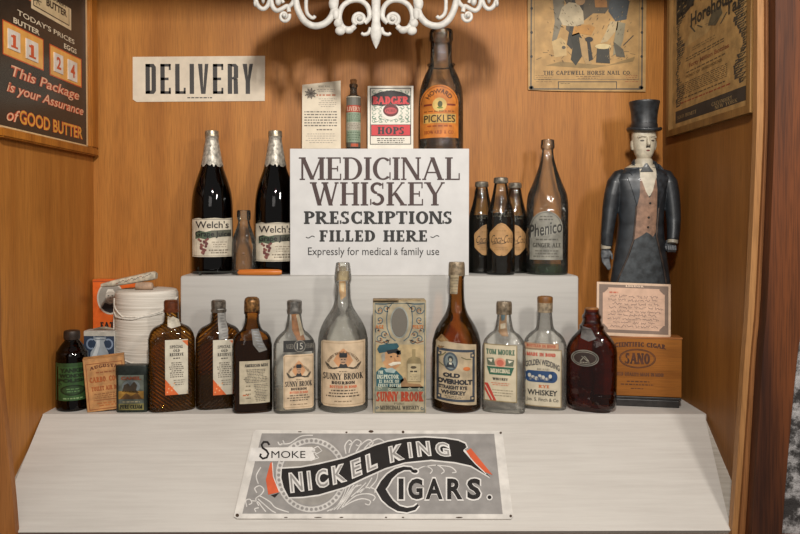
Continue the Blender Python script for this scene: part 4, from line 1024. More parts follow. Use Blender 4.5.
c = Canvas(); a, b = 238.5, 269
c.rect(a, 361, b, 403.5, '#bdb096', 1); c.text('AMERICAN MEDI', a+5, 364, b-2, 367, '#1f1c18', 2, 'serif', T=.34, t=.16)
c.micro(a+4, 369, b-2, 383, 9, '#57503f', 2, .55, 2); c.micro(a+5, 384, a+12, 400, 4, '#6a5f4a', 2, .35, 2); c.micro(a+14, 384, b-2, 402, 11, '#6a6150', 2, .5, 2)
c.micro(a+3, 394, a+9, 396, 1, '#b4643c', 2, .7, 3)
c.build('label', flaskmap(252.3, D, 19.9*s, 11*s, 3.1, 0), r, cut=3, mott=.2)
# clear pint flask
D = 1.503; phi = math.radians(15)
pts = [(0, 20.8, 11.5, 3.4), (400, 21, 11.5, 3.2), (350, 21, 11.5, 3), (343, 20.2, 11, 2.8), (338, 18.2, 10, 2.5), (333.5, 14.2, 9, 2.2), (329, 9.6, 8.5, 2), (320, 7.6, 7.6, 2), (314.5, 6.9, 6.9, 2), (310, 6.9, 6.9, 2)]
def pint(cx, D, pts, label, phi, gl=CLEAR, name='whiskey_flask'):
    return flask(name, label, 'bottle', cx, D, 0, pts, gl, phi)
r, pr = pint(294.6, D, pts, 'clear flat flask with a metal screw cap and cream label below a black band', phi)
ffill(r, pr, zof(386, D), pmat('#8f8674', .2, mott=.2, coat=.4), .9)
capl(r, 'screw_cap', D, 0, [(313.5, 7.4), (310, 7.9), (308, 7.3), (304, 7.6), (301, 7.5), (300, 6)], pmat('#8f8b84', .32, .75, .3, 150))
c = Canvas(); c.poly([(290.5, 314), (297, 314), (300, 328), (304, 340), (296, 341), (291, 330)], '#8a5c34', 1); c.poly([(295, 315), (298, 314), (303, 334), (299, 336)], '#a89c84', 2)
strip_mesh(c, depthmap(pr, 294.6, D), r, 'tax_strip')
M3 = flaskmap(294.6, D, 21*s, 11.5*s, 3.1, 0)
c = Canvas(); c.rect(281.5, 340.5, 312.5, 352, '#2a2926', 1); c.text('AGED', 284, 344, 291.5, 348.5, '#8c867a', 2, 'serif'); c.ell(298, 346.2, 6, 6, '#3a3936', 2); c.ring(298, 346.2, 6, 6, .6, '#8c867a', 3); c.text('15', 295, 343, 301, 349.5, '#b5b0a4', 4); c.text('YEARS', 304.5, 344, 312.5, 348.5, '#8c867a', 2, 'serif')
c.build('band_label', M3, r, cut=3)
def sunny(c, x0, x1, y0, y1, small=False):
    w = x1-x0; h = y1-y0; X = lambda a: x0+w*a; Y = lambda b: y0+h*b
    c.poly([(X(.0), Y(.03)), (X(.06), Y(0)), (X(1), Y(0)), (X(1), Y(.97)), (X(.94), Y(1)), (X(.06), Y(1)), (X(0), Y(.96))], '#cbb394', 1)
    c.frame(X(.03), Y(.03), X(.97), Y(.97), .35, '#a0835f', 2)
    arctext(c, 'SUNNY BROOK DISTILLERY', X(.5), Y(.42), w*.34, h*.035, -68, 68, '#6d5740', 3, font='serif', T=.3, t=.12)
    c.poly([(X(.5), Y(.11)), (X(.62), Y(.18)), (X(.72), Y(.3)), (X(.6), Y(.4)), (X(.4), Y(.4)), (X(.28), Y(.3)), (X(.38), Y(.18))], '#c69064', 2)
    cx_ = X(.5); fy = Y(.28)
    c.poly([(X(.41), Y(.38)), (X(.43), Y(.345)), (X(.57), Y(.345)), (X(.59), Y(.38)), (X(.62), Y(.41)), (X(.38), Y(.41))], '#2f2e2c', 4)
    c.ell(cx_, fy, w*.075, h*.075, '#b79374', 5); c.poly([(X(.41), Y(.235)), (X(.42), Y(.18)), (X(.58), Y(.18)), (X(.59), Y(.235))], '#24272a', 6); c.rect(X(.42), Y(.235), X(.58), Y(.25), '#151515', 7)
    c.rect(X(.45), Y(.27), X(.485), Y(.285), '#3a2c24', 7); c.rect(X(.515), Y(.27), X(.55), Y(.285), '#3a2c24', 7); c.rect(X(.46), Y(.315), X(.54), Y(.325), '#4a3428', 7)
    for sg in (-1, 1):
        for k in range(4): c.line([(cx_+sg*w*(.08+.02*k), Y(.40)), (cx_+sg*w*(.2+.04*k), Y(.425)), (cx_+sg*w*(.3+.03*k), Y(.39-.015*k)), (cx_+sg*w*(.33+.02*k), Y(.355-.01*k))], .8, '#4c4336', 3)
    c.micro(X(.38), Y(.455), X(.62), Y(.47), 1, '#7a6a54', 3, .8, 2)
    c.text('SUNNY BROOK', X(.05), Y(.49), X(.95), Y(.585), '#262220', 3, 'serif', T=.27, t=.08, gap=.06)
    c.text('BOURBON', X(.24), Y(.61), X(.76), Y(.655), '#3a2e26', 3, 'serif', T=.34, t=.16)
    c.text('BOTTLED IN BOND', X(.2), Y(.675), X(.8), Y(.715), '#cc6238', 3, 'serif', T=.3, t=.12)
    c.micro(X(.1), Y(.73), X(.9), Y(.86), 3, '#57493a', 3, .42, 3); c.micro(X(.2), Y(.9), X(.8), Y(.93), 1, '#8a745a', 3, .5, 3)
c = Canvas(); sunny(c, 281.5, 312.5, 354.5, 409); c.build('label', M3, r, cut=3, mott=.18)
# clear quart bottle
D = 1.53; s = D/F
r, pr = rb('whiskey_bottle', 'tall clear round bottle with cream bourbon label left of the printed carton', 'bottle', 343, D, 0,
   [(0, 24.8), (400, 25), (345, 25), (336, 24.4), (328, 22.4), (320, 18.6), (313, 14), (307, 10.4), (300, 8.3), (292, 7.4), (284, 7.4), (282.5, 7.9), (278, 8.6), (268, 7.6), (262.8, 6.8)], CLEAR)
M3 = cylmap(343, D, 25*s, 0)
c = Canvas(); sunny(c, 321, 365.5, 341, 407); c.build('label', M3, r, cut=2.5, mott=.15)
c = Canvas(); c.poly([(339.5, 281), (345.5, 281), (346, 296), (341, 300), (339.5, 292)], '#b89468', 1); c.poly([(340.5, 283), (344.5, 283), (344, 292), (341, 290)], '#c9b48e', 2)
def neckmap(cx, D, pr):
    s_ = D/F
    def mp(x, y, l):
        z = zof(y, D-.014); R_ = .015
        for (r0, z0), (r1, z1) in zip(pr, pr[1:]):
            if z0 <= z <= z1: R_ = r0+(r1-r0)*(z-z0)/max(z1-z0, 1e-6); break
        a = math.asin(max(-.95, min(.95, (x-cx)*s_/R_))); return Vector(((R_+.0006+l)*math.sin(a), -(R_+.0006+l)*math.cos(a), z))
    return mp
strip_mesh(c, neckmap(343, D, pr), r, 'tax_strip')
s_ = D/F
lathe('stopper', [(6.2*s_, zof(280, D)), (6.2*s_, zof(272, D)), (4*s_, zof(270, D)), (2.4*s_, zof(266, D))], pmat('#a8946c', .7, mott=.4), r, True, True, 24)
# printed carton in the centre
D = 1.485; s = D/F; hC = zof(300.5, D); x = P(399.5, 412, D).x
r = root('whiskey_carton', (x, D, 0), 'worn printed carton with an oval mirror window and a moustached man in a blue cap', 'box')
bm = bmesh.new(); a = 26.6*s
bm_box(bm, -a, a, 0, .045, 0, hC, .0012); 
V = [(-a+.002, .001, hC-.001), (-a+.012, .002, hC+.003), (-.004, .001, hC+.002), (.004, .002, hC-.0005), (.012, .004, hC+.0015), (a-.004, .003, hC+.0005)]
for (x0, y0_, z0), (x1, y1_, z1) in zip(V, V[1:]):
    q = [bm.verts.new(v) for v in ((x0, y0_, hC-.002), (x1, y1_, hC-.002), (x1, y1_, z1), (x0, y0_, z0))]; bm.faces.new(q)
mobj('carton', bm, pmat('#a08a62', .6, mott=.3, mscale=60), r)
# torn flap of the lid
bm = bmesh.new(); bm_box(bm, -a+.0005, -.002, .000, .02, hC+.0005, hC+.0030, .0008, 0, Matrix.Translation((0, 0, 0)) @ Matrix.Rotation(math.radians(2), 4, 'X')); mobj('lid_flap', bm, pmat('#8d7450', .65, mott=.35), r)
c = Canvas(); BG = '#a3967a'; TEAL = '#27555c'; BL = '#4d5e63'
c.rect(373.2, 301.5, 425.8, 413.6, BG, 1); c.frame(374.5, 303, 424.8, 412.5, .8, '#57615c', 2)
for sg in (-1, 1):
    X = lambda q: 399.5+sg*q
    for (dx, y, rr_, tn, a0, d_) in ((20, 310, 4.5, 1.2, 0, 1), (13, 308, 3.8, 1, 2, -1), (20, 320, 4, 1.1, 1, 1), (15, 334, 4, 1.2, 2, -1), (20, 339, 3.6, 1.1, 4, 1), (13, 341, 3, 1, 0, 1), (22, 330, 2.6, 1, 1, -1)):
        c.scroll(X(dx), y, rr_, tn, a0 if sg > 0 else PI-a0, 1.0, BL, 2, d_*sg)
        c.scroll(X(dx-1), y+1, rr_*.55, .9, a0+1 if sg > 0 else PI-a0-1, .8, '#a06a3c', 2, -d_*sg)
    c.line([(X(8), 304), (X(12), 309), (X(13), 318), (X(12.5), 328), (X(9), 337), (X(4), 341)], 1, BL, 2)
    c.line([(X(10), 340), (X(18), 343), (X(24), 341)], 1.1, '#7c5534', 2); c.line([(X(6), 302.8), (X(15), 304.5), (X(24), 304)], .9, BL, 2)
c.text('AGE', 375.2, 325, 383.5, 328.6, '#b2682c', 3, 'serif', T=.34, t=.16); c.text('PURITY', 412.5, 325, 423.5, 328.6, '#b2682c', 3, 'serif', T=.34, t=.16)
c.ell(399.3, 322.5, 9.2, 15.8, '#8d9088', 3, 36); c.ell(399.3, 322.5, 8, 14.4, '#6f5f4a', 4, 36)
c.rect(375.5, 344.5, 424, 386, '#b19a70', 3)
# the man: cap, face, moustache, shoulders
c.poly([(376, 386), (376, 372), (381, 367), (388, 368), (397, 371), (402, 376), (404, 380), (400, 384), (396, 388)], TEAL, 4)
c.poly([(385, 352), (388, 350), (396, 350), (400, 354), (401, 360), (399, 366), (394, 370), (387, 369), (383, 363)], '#b98a5e', 5)
c.poly([(377, 349), (379, 345), (388, 343.5), (397, 343), (399, 346), (397, 349), (385, 352), (379, 353)], '#1f4c55', 6)
c.poly([(386, 350.5), (397, 348.5), (400, 351), (399, 354.5), (394, 352.6), (388, 354)], '#15191c', 7); c.poly([(396, 351), (400.5, 350), (401, 354), (397, 355)], '#20211f', 7)
c.ell(391, 356.5, 1, .7, '#2e211a', 8); c.ell(397.5, 356, 1, .7, '#2e211a', 8); c.poly([(394, 357), (397, 361), (394, 361.5)], '#a2714a', 8)
c.poly([(388, 364), (393, 361.8), (400, 361.5), (401, 363.5), (396, 364.5), (391, 366)], '#d8cfba', 8); c.poly([(384, 369), (392, 367.5), (396, 370), (394, 373), (386, 372)], '#9fb0aa', 6)
c.poly([(381, 354), (385, 352), (385, 360), (382, 362)], '#9a9484', 6)
c.text('THE', 378, 370.5, 383, 373.5, '#c4c9b4', 6, 'serif', T=.3, t=.14); c.text('INSPECTOR', 377, 374.5, 399, 378.5, '#c4c9b4', 6, 'serif', T=.32, t=.14); c.text('IS BACK OF', 379, 379.5, 399, 382.8, '#c4c9b4', 6, 'serif', T=.3, t=.14); c.text('EVERY BOTTLE', 378, 383.6, 401, 386.6, '#c4c9b4', 6, 'serif', T=.3, t=.14)
c.poly([(401, 388), (400, 380), (405, 377), (408, 383), (420, 384), (424, 388)], '#8a6845', 4)
c.poly([(407, 382), (406.5, 362), (408.5, 358), (412, 356.5), (412, 349), (415.5, 349), (415.5, 356.5), (420, 358), (421.5, 362), (421, 382)], '#8b7a54', 5); c.rect(407.5, 363.5, 420.5, 381, '#b7a681', 6)
c.ell(413.5, 367.2, 3, 1.4, '#4a3f2c', 7); c.micro(409, 370, 419, 372.5, 1, '#3c3326', 7, .6, 3); c.micro(410, 374, 418, 380, 4, '#8a7a5c', 7, .35, 3)
c.rect(375.5, 386.5, 424, 391, '#6e7a6a', 4)
for sg in (-1, 1): c.scroll(399.5+sg*20, 388.5, 2, 1, 0, .7, '#a8a48c', 5, sg); c.scroll(399.5+sg*10, 389, 1.8, 1, 0, .7, '#a8a48c', 5, -sg)
c.text('SUNNY BROOK', 376, 391.5, 423.5, 401.2, '#a83c1c', 5, 'serif', T=.36, t=.15, gap=.04); c.text('PURE', 394, 402.4, 404.5, 404.4, '#4e4a3c', 5, 'serif'); c.text('MEDICINAL WHISKEY', 380, 405.5, 419.5, 409.3, '#3f3c32', 5, 'serif', T=.26, t=.1)
for sg in (-1, 1): c.scroll(399.5+sg*22.5, 408, 1.8, 1, 0, .7, BL, 5, sg)
c.build('printed_front', lambda x, y, l: Vector(((x-399.5)*s, -.0003-l, zof(y, D))), r, mott=.22)
bm = bmesh.new(); n = 36
vs = [bm.verts.new((-.2*s+8*s*math.cos(2*PI*i/n), -.0018, zof(322.5, D)+14.4*s*math.sin(2*PI*i/n))) for i in range(n)]; bm.faces.new(vs[::-1])
mir = bpy.data.materials.new('tarnished_mirror'); mir.use_nodes = True; b = mir.node_tree.nodes['Principled BSDF']; b.inputs['Metallic'].default_value = .8; b.inputs['Roughness'].default_value = .25; b.inputs['Base Color'].default_value = srgb('#a79f92')
mobj('oval_mirror', bm, mir, r)
# amber quart bottle
D = 1.53; s = D/F
r, pr = rb('whiskey_bottle', 'tall amber round bottle with blue bordered label right of the printed carton', 'bottle', 456.3, D, 0,
   [(0, 24.2), (400, 24.4), (350, 24.4), (341, 23.9), (333, 22), (326, 19), (320, 15.4), (313, 11.2), (306, 8.9), (298, 7.8), (286, 7.4), (278, 7.4), (277, 8), (274, 8), (272, 7.2), (264, 7.2)], glass('amber_quart_glass', '#e8b870', '#7a400e', .05, '#a8681c', 1.2, .7, .05))
q = [(a*.94, z) for a, z in pr if .004 <= z <= zof(352, D)]
fill(r, pr, zof(380, D), liquid('dark_spirit', '#140a06'), .93)
shell(r, 'neck_capsule', D, 0, [(275.5, 7.9), (270, 7.8), (264, 7.6), (262, 7), (261.8, .1)], pmat('#8f7d64', .4, .3, .35, 130, bump=.6), 1.05)
c = Canvas(); c.poly([(450.5, 275), (458.5, 275), (457, 294), (450, 294)], '#9f8f72', 1)
for i in range(6): c.line([(451, 278+i*3), (457.5, 277.5+i*3)], .6, '#7e705a', 2)
strip_mesh(c, neckmap(456.3, D, pr), r, 'tax_strip')
c = Canvas(); NAV = '#39404a'
c.poly([(436, 341), (441, 343), (446, 341.5), (476, 345.5), (476.5, 406.5), (434.5, 402), (435, 352)], '#b5a284', 1)
def til2(x, y): return x, y+(x-456)*.055
def T2(s_, x0, y0, x1, y1, col, l=3, **k): c.text(s_, x0, y0, x1, y1, col, l, warp=til2, **k)
for (x0, y0, x1, y1) in ((436.5, 349.5, 474.5, 352), (436.5, 399.5, 474.5, 402), (436.5, 352, 438.8, 399.5), (472.2, 352, 474.5, 399.5)): c.rect(x0, y0, x1, y1, NAV, 2, til2)
for (x, y) in ((470, 353), (437, 353), (470, 396), (437, 396)): c.rect(x, y, x+4.5, y+4.5, NAV, 2, til2); c.rect(x+1.2, y+1.2, x+3.2, y+3.2, '#b5a284', 3, til2)
c.ell(450.5, 362, 7.2, 9.4, '#4c555c', 3, 28, til2); c.ell(450.5, 362, 5.4, 7.4, '#77817f', 4, 28, til2); c.ell(450.5, 359.5, 2.6, 3.2, '#30373c', 5, 16, til2); c.poly([(446, 368), (448, 363), (453, 363), (455, 368)], '#2c3238', 5, til2); c.ell(450.5, 360.4, 1.5, 1.9, '#a9a28c', 6, 12, til2); c.rect(449.2, 363, 451.8, 365, '#c9c4b0', 6, til2)
c.line([(439, 358), (443, 356), (446, 353)], 1.2, '#77704e', 3, til2); c.line([(439, 364), (442, 366), (444, 367)], 1, '#77704e', 3, til2); c.line([(461, 357), (466, 359), (471, 359)], 1, '#77704e', 3, til2)
c.ell(466.5, 368.5, 3.6, 2, '#c4713c', 3, 16, til2)
T2('OLD', 443, 373.5, 460, 378, '#2a2a2c', bold=.07); T2('OVERHOLT', 437.5, 379.5, 472, 384.6, '#2a2a2c', bold=.07); T2('STRAIGHT RYE', 439, 386, 467, 389.8, '#2a2a2c', bold=.05); T2('WHISKEY', 441, 391, 466, 395.2, '#2a2a2c', bold=.05)
c.micro(442, 396, 466, 399, 2, '#5c5344', 3, .4, 2.5, True, til2)
c.build('label', cylmap(456.3, D, 24.4*s, 0), r, cut=2.5, mott=.2)
c = Canvas(); c.poly([(436, 340), (442, 332.5), (449, 338), (444, 345), (440, 347)], '#8a6a44', 1); c.poly([(440, 338), (443, 335), (446, 338), (443, 342)], '#a8875a', 2)
strip_mesh(c, neckmap(456.3, D, pr), r, 'torn_neck_paper')
# clear flask with green and red label
D = 1.502; s = D/F; phi = math.radians(-16)
pts = [(0, 21.2, 11.5, 3.2), (400, 21.6, 11.5, 3), (352, 21.6, 11.5, 3), (344, 20.6, 11, 2.8), (339, 18.8, 10, 2.5), (334, 14.8, 9, 2.2), (329.5, 9.6, 8, 2), (318, 7.2, 7.2, 2), (312, 6.9, 6.9, 2), (306, 6.9, 6.9, 2)]
r, pr = pint(503.7, D, pts, 'clear flat flask with a green and red label, right of the tall amber bottle', phi)
shell(r, 'neck_capsule', D, 0, [(314, 7.3), (310, 7.4), (304, 7.4), (301.5, 6.8), (301, .1)], pmat('#8c7c66', .38, .45, .35, 130, bump=.6), 1.06)
c = Canvas(); c.poly([(500.5, 312), (507, 312), (507, 327), (509, 336), (503, 336), (499, 332)], '#8f6f4c', 1); c.poly([(501, 314), (506, 314), (505, 320), (502, 321)], '#4a5c60', 2); c.poly([(501, 324), (506, 323), (506, 328), (501, 329)], '#b3a58c', 2)
strip_mesh(c, depthmap(pr, 503.7, D), r, 'tax_strip')
c = Canvas(); q0, q1 = 484.5, 518; tl = lambda x, y: (x, y+(x-500)*.02)
c.rect(q0, 344.5, q1, 402, '#8a7a58', 1, tl); c.rect(q0+1, 345.5, q1-1, 401, '#c3b69a', 2, tl)
G = '#2c5a44'
c.text('TOM MOORE', q0+2.5, 349.5, q1-2.5, 354.8, G, 4, 'serif', T=.3, t=.14, warp=tl)
c.poly([(q0+3, 359), (q0+10, 358), (q0+12, 366), (q0+4, 366)], '#5c6450', 3, tl); c.poly([(q1-3, 359.5), (q1-11, 358.5), (q1-12, 366), (q1-4, 366)], '#5c6450', 3, tl); c.poly([(q0+4, 360), (q0+9, 359.5), (q0+8, 363)], '#d8d0ba', 4, tl); c.poly([(q1-4, 360.5), (q1-9, 360), (q1-8, 363)], '#d8d0ba', 4, tl)
c.ell((q0+q1)/2, 363, 5.5, 5, '#cc8f74', 4, 20, tl); c.ell((q0+q1)/2, 363, 3.6, 3.2, '#b9614c', 5, 16, tl)
c.poly([(q0+3, 367), (q1-3, 367), (q1-6, 375), (q0+6, 375)], G, 5, tl); c.text('MEDICINAL', q0+7, 369, q1-7, 373, '#c9c0a4', 6, 'serif', T=.34, t=.18, warp=tl)
c.text('WHISKEY', q0+9, 378, q1-9, 380.4, '#2e2c28', 4, 'serif', T=.34, t=.16, warp=tl)
c.micro(q0+5, 382.5, q1-4, 386, 2, '#c06a4c', 4, .4, 2.5, True, tl); c.micro(q0+9, 389, q1-4, 397, 3, '#8d826c', 4, .35, 2.5, True, tl)
c.poly([(q0+1, 384), (q0+4.5, 384), (q0+13, 401), (q0+7, 401), (q0+1, 391)], '#b03a2c', 4, tl); c.line([(q0+1.5, 386.5), (q0+9.5, 400.5)], 1.0, '#c9b89c', 5, tl)
c.build('label', flaskmap(503.7, D, 21.6*s, 11.5*s, 3, 0), r, cut=3, mott=.1)
bm = bmesh.new(); 
# clear flask with blue panel label
D = 1.529; s = D/F; phi = math.radians(-13)
pts = [(0, 21, 11.5, 3.2), (400, 21.4, 11.5, 3), (350, 21.4, 11.5, 3), (342, 20.4, 11, 2.8), (337, 18.2, 10, 2.5), (332.5, 14, 9, 2.2), (328, 9, 8, 2), (318, 7.4, 7.4, 2), (312, 6.9, 6.9, 2), (302, 6.9, 6.9, 2)]
r, pr = pint(544.5, D, pts, 'clear flat flask with a cork stopper and a white label with a dark blue panel', phi)
ffill(r, pr, zof(378, D), pmat('#8a8478', .25, mott=.2, coat=.4), .55, .006).name = 'residue'
shell(r, 'neck_capsule', D, 0, [(312, 7), (308, 7.2), (302, 7.2)], pmat('#a08e74', .45, .2, .35, 130, bump=.5), 1.05)
capl(r, 'stopper', D, 0, [(302.6, 6.6), (302.4, 7.6), (298, 7.7), (296.6, 7.2), (296, 5)], pmat('#8a5a28', .5, mott=.3))
c = Canvas(); u0_, u1_ = 526.5, 561; tl = lambda x, y: (x, y+(x-543)*.025)
c.rect(u0_-2, 343.5, u1_-3, 349, '#b59070', 2, tl); c.text('BOTTLED IN BOND', u0_, 344.8, u1_-6, 347.6, '#a84a30', 3, 'serif', T=.3, t=.12, warp=tl); c.frame(u0_-2, 343.5, u1_-3, 349, .3, '#7a4a34', 3)
c.rect(u0_-4, 349.5, u1_, 407, '#8c7a5c', 1, tl); c.rect(u0_-3, 350.5, u1_-1, 406, '#bfb49c', 2, tl)
c.text('MADE IN BOND', u0_, 353, u1_-6, 356.5, '#b64430', 4, 'serif', T=.34, t=.16, warp=tl)
def wd(x, y): return x, y+((x-543)/17.0)**2*4.5+(x-543)*.12
c.text('GOLDEN WEDDING', u0_-1, 359.5, u1_-2, 365.5, '#2c2c30', 4, 'sans', .03, warp=wd); c.text('BRAND', 537, 368.5, 549, 370.5, '#4c4a44', 4, 'serif', warp=tl)
c.rect(u0_+3, 371, u1_-9, 382.5, '#1f3f66', 4, tl); c.ell(u0_+3, 376.7, 4.5, 5.75, '#1f3f66', 4, 18, tl); c.ell(u1_-9, 376.7, 5, 5.75, '#1f3f66', 4, 18, tl)
for i in range(7): c.ell(u0_+3+i*3.4, 376+(i % 3)*1.4, 1.7, 2.1-(i % 2)*.6, '#b9b4a6', 5, 10, tl)
for i in range(6): c.ell(u0_+4+i*3.5, 379.5-(i % 2)*1, 1.2, 1.3, '#6d6f78', 6, 8, tl)
c.text('RYE', 538.5, 385, 549, 388, '#b8683c', 4, 'serif', T=.34, t=.16, warp=tl); c.text('WHISKEY', u0_+1, 390, u1_-4, 395.6, '#2a2826', 4, 'sans', .03, warp=tl)
c.text('Jos. S. Finch & Co', u0_, 398, u1_-3, 402.4, '#3c3a34', 4, 'sans', 0.01, warp=tl)
c.build('label', flaskmap(544.5, D, 21.4*s, 11.5*s, 3, 0), r, cut=3, mott=.1)
# dark red brown log shaped bottle with oval paper label
D = 1.511; s = D/F; phi = math.radians(-24)
def knots(x, y, z, w, h):
    if y > 0 or z > .12: return 0
    return .0012*math.sin(x*90+2.5*math.sin(z*70))*math.sin(z*110+2*math.sin(x*60))
pts = [(0, 20, 12, 2.6), (404, 23.2, 13, 2.7), (395, 24.2, 13.4, 2.7), (360, 24.6, 13.4, 2.7), (347, 23.8, 13, 2.6), (339, 20, 12, 2.4), (332.5, 14.5, 10.8, 2.2), (328.5, 11.6, 11, 2), (327.5, 12, 12, 2), (325.5, 12, 12, 2), (323.5, 10, 10, 2), (319, 8.6, 8.6, 2), (318.2, 9.4, 9.4, 2), (316, 9.4, 9.4, 2), (313, 7.6, 7.6, 2), (309, 7, 7, 2)]
r, pr = flask('log_bottle', 'squat dark red-brown bottle shaped like a log with a small oval label', 'bottle', 591.3, D, 0, pts, REDAMB, phi, disp=knots, dense=True)
capl(r, 'cork', D, 0, [(311, 6.2), (308.2, 6.4), (307.6, 5.8)], CORK)
c = Canvas(); ox, oy = 586.5, 357.5
c.ell(ox, oy, 13.5, 8.2, '#7d786c', 1, 32); c.ell(ox, oy, 12.6, 7.4, '#2c1c14', 2, 32); c.ring(ox, oy, 11.6, 6.5, .7, '#7d786c', 3)
arctext(c, 'OLD CABIN', ox, oy+5, 6.8, 2.6, -70, 70, '#8f897a', 4, font='serif', T=.3, t=.14)
c.line([(ox-4, oy+3), (ox, oy-2), (ox+4, oy+3)], 1, '#8f897a', 4); c.line([(ox-3, oy-2), (ox+3, oy+3)], .8, '#8f897a', 4); c.micro(ox-6, oy+3.4, ox+6, oy+5, 1, '#8f897a', 4, .6, 2)
strip_mesh(c, depthmap(pr, 591.3, D, .0016), r, 'oval_label')
c = Canvas(); c.poly([(583, 326), (592, 328), (597, 338), (590, 341), (582, 338)], '#5f5a56', 1); strip_mesh(c, depthmap(pr, 591.3, D, .0008), r, 'tax_strip')
#PART5
# ================================================================== left end
D = 1.522; s = D/F
r, pr = rb('polish_bottle', 'small dark brown bottle with a green label in the left corner', 'bottle', 72.5, D, 0,
   [(0, 15.2), (402, 15.5), (356, 15.4), (350, 13.8), (345, 10.8), (341, 7.6), (338, 6.4), (334, 6.4)], BROWNG)
fill(r, pr, zof(352, D), liquid('dark_spirit', '#140a06'), .92)
capl(r, 'cap', D, 0, [(339, 7.6), (336.6, 8), (332.5, 7.9), (330.6, 7.4), (330.2, 6)], DARKCAP)
c = Canvas(); GR = '#38592f'; DKG = '#1e2c18'
c.rect(57.4, 363.5, 87.6, 401, GR, 1); c.rect(57.4, 363.5, 87.6, 367, '#2f4a28', 2)
c.text('YANKEE', 61, 368.5, 84.5, 372.8, DKG, 3, 'sans', .06); c.text('WONDER', 60.5, 374, 85.5, 378, DKG, 3, 'sans', .06); c.text('POLISH', 59.5, 379, 86, 382.6, DKG, 3, 'sans', .06)
c.ell(73, 390.5, 11.5, 5.4, DKG, 3, 28); c.ell(73, 390.5, 9.8, 4.2, '#2c4226', 4, 24); c.micro(65.5, 388, 81, 393, 2, '#5d7f50', 5, .4, 3)
for sg in (-1, 1): c.scroll(73+sg*12.4, 385, 2, 1, 0, .6, DKG, 3, sg)
c.micro(61, 397.5, 85, 400, 1, '#86a070', 3, .5, 3)
c.build('label', cylmap(72.5, D, 15.4*s, 0), r, cut=2.5, mott=.25, rough=.4)
# tan carton
D = 1.487; s = D/F; KR = '#bd8248'
x = P(87.4, 413, D).x
r = root('powder_carton', (x, D, 0), 'tan cardboard carton with orange-brown lettering beside the green labelled bottle', 'box', math.radians(13), None, 0, math.radians(-4.5))
cw = 38.5*s/math.cos(math.radians(13)); ch = zof(359, D); cth = .016
bm = bmesh.new(); bm_box(bm, 0, cw, 0, cth, 0, ch-.004, .0008)
a = [(0, 0, ch-.004), (cw, 0, ch-.004), (cw, cth, ch-.002), (0, cth, ch-.002), (0, 0, ch-.001), (cw*.5, 0, ch-.0025), (cw, 0, ch), (cw, cth, ch+.002), (0, cth, ch+.001)]
v = [bm.verts.new(q) for q in a]
for f in ((0, 1, 6, 5, 4), (1, 2, 7, 6), (2, 3, 8, 7), (3, 0, 4, 8), (4, 5, 6, 7, 8)): bm.faces.new([v[i] for i in f])
mobj('carton', bm, pmat('#b98550', .6, mott=.22, mscale=60), r)
c = Canvas(); OB = '#8e4a20'
c.frame(2.2, 4.2, 37.5, 52.5, .6, OB, 1)
def cw_(x, y): return x, y-((x-20)/14.0)**2*-2.2
c.text('AUGUSTA', 6, 5.6, 33.5, 9, '#6a3a1c', 2, 'serif', T=.34, t=.16, warp=cw_); c.micro(9, 13, 32, 15, 1, OB, 2, .5, 3)
c.text('CARBO. COCO', 5, 18.5, 35.5, 24, '#a0521e', 2, 'serif', T=.34, t=.14); c.text('TOILET AIR DOR', 6, 28.5, 35, 33, '#a0521e', 2, 'serif', T=.34, t=.16)
c.micro(8, 35.5, 33, 41.5, 3, '#9c6434', 2, .4, 3); c.line([(7, 43), (33, 43)], .5, OB, 2); c.micro(9, 45, 32, 50, 2, '#b06a34', 2, .5, 4)
k = ch/55.0
c.build('printed_front', lambda X, Y, l: Vector((X*cw/39.5, -.0003-l, ch-.003-Y*k*.98)), r, mott=.2)
# little dark green tin
D = 1.488; s = D/F; x = P(131, 412, D).x; ht = zof(365.5, D)
r = root('spice_tin', (x, D+.012, 0), 'small dark green tin with faded orange picture in front of the string cone', 'tin', math.radians(3))
hw = 15.6*s
bm = bmesh.new(); bm_loft(bm, [(0, hw*.97, .0115, 5), (.002, hw, .012, 5), (ht*.80, hw, .012, 5), (ht*.805, hw*.985, .0115, 5)], 72)
mobj('body', bm, pmat('#2c332c', .4, .3, .3, 80), r, True)
bm = bmesh.new(); bm_loft(bm, [(ht*.80, hw*1.03, .0128, 5), (ht*.97, hw*1.03, .0128, 5), (ht*.995, hw*1.0, .0122, 5), (ht, hw*.93, .011, 5)], 72)
mobj('lid', bm, pmat('#262c28', .4, .4, .3, 80), r, True)
c = Canvas(); c.rect(118.5, 375, 143.5, 410, '#5d6258', 1); c.text('CAMEL', 121, 376.5, 141, 380, '#7a3d24', 2, 'sans', .06); c.ell(131, 386.5, 9, 6.4, '#6d7474', 2, 24)
c.poly([(122, 392), (124, 385), (128, 383), (130, 386), (134, 381.5), (137, 385), (136, 390), (139, 393)], '#3f3324', 3); c.rect(118.5, 391, 143.5, 399, '#9b7430', 3); c.poly([(120, 399), (126, 393), (131, 396), (137, 392.5), (142, 399)], '#6b4a22', 4)
c.micro(120, 400.5, 142, 403, 1, '#a49a78', 3, .5, 3); c.rect(118.5, 403.5, 143.5, 410, '#7c7444', 2); c.text('PURE CREAM', 120, 404.8, 142, 408.6, '#171915', 3, 'serif', T=.34, t=.18)
c.build('printed_front', lambda X, Y, l: Vector(((X-131)*s, -.0121-l, zof(Y, D))), r, mott=.4, rough=.4)
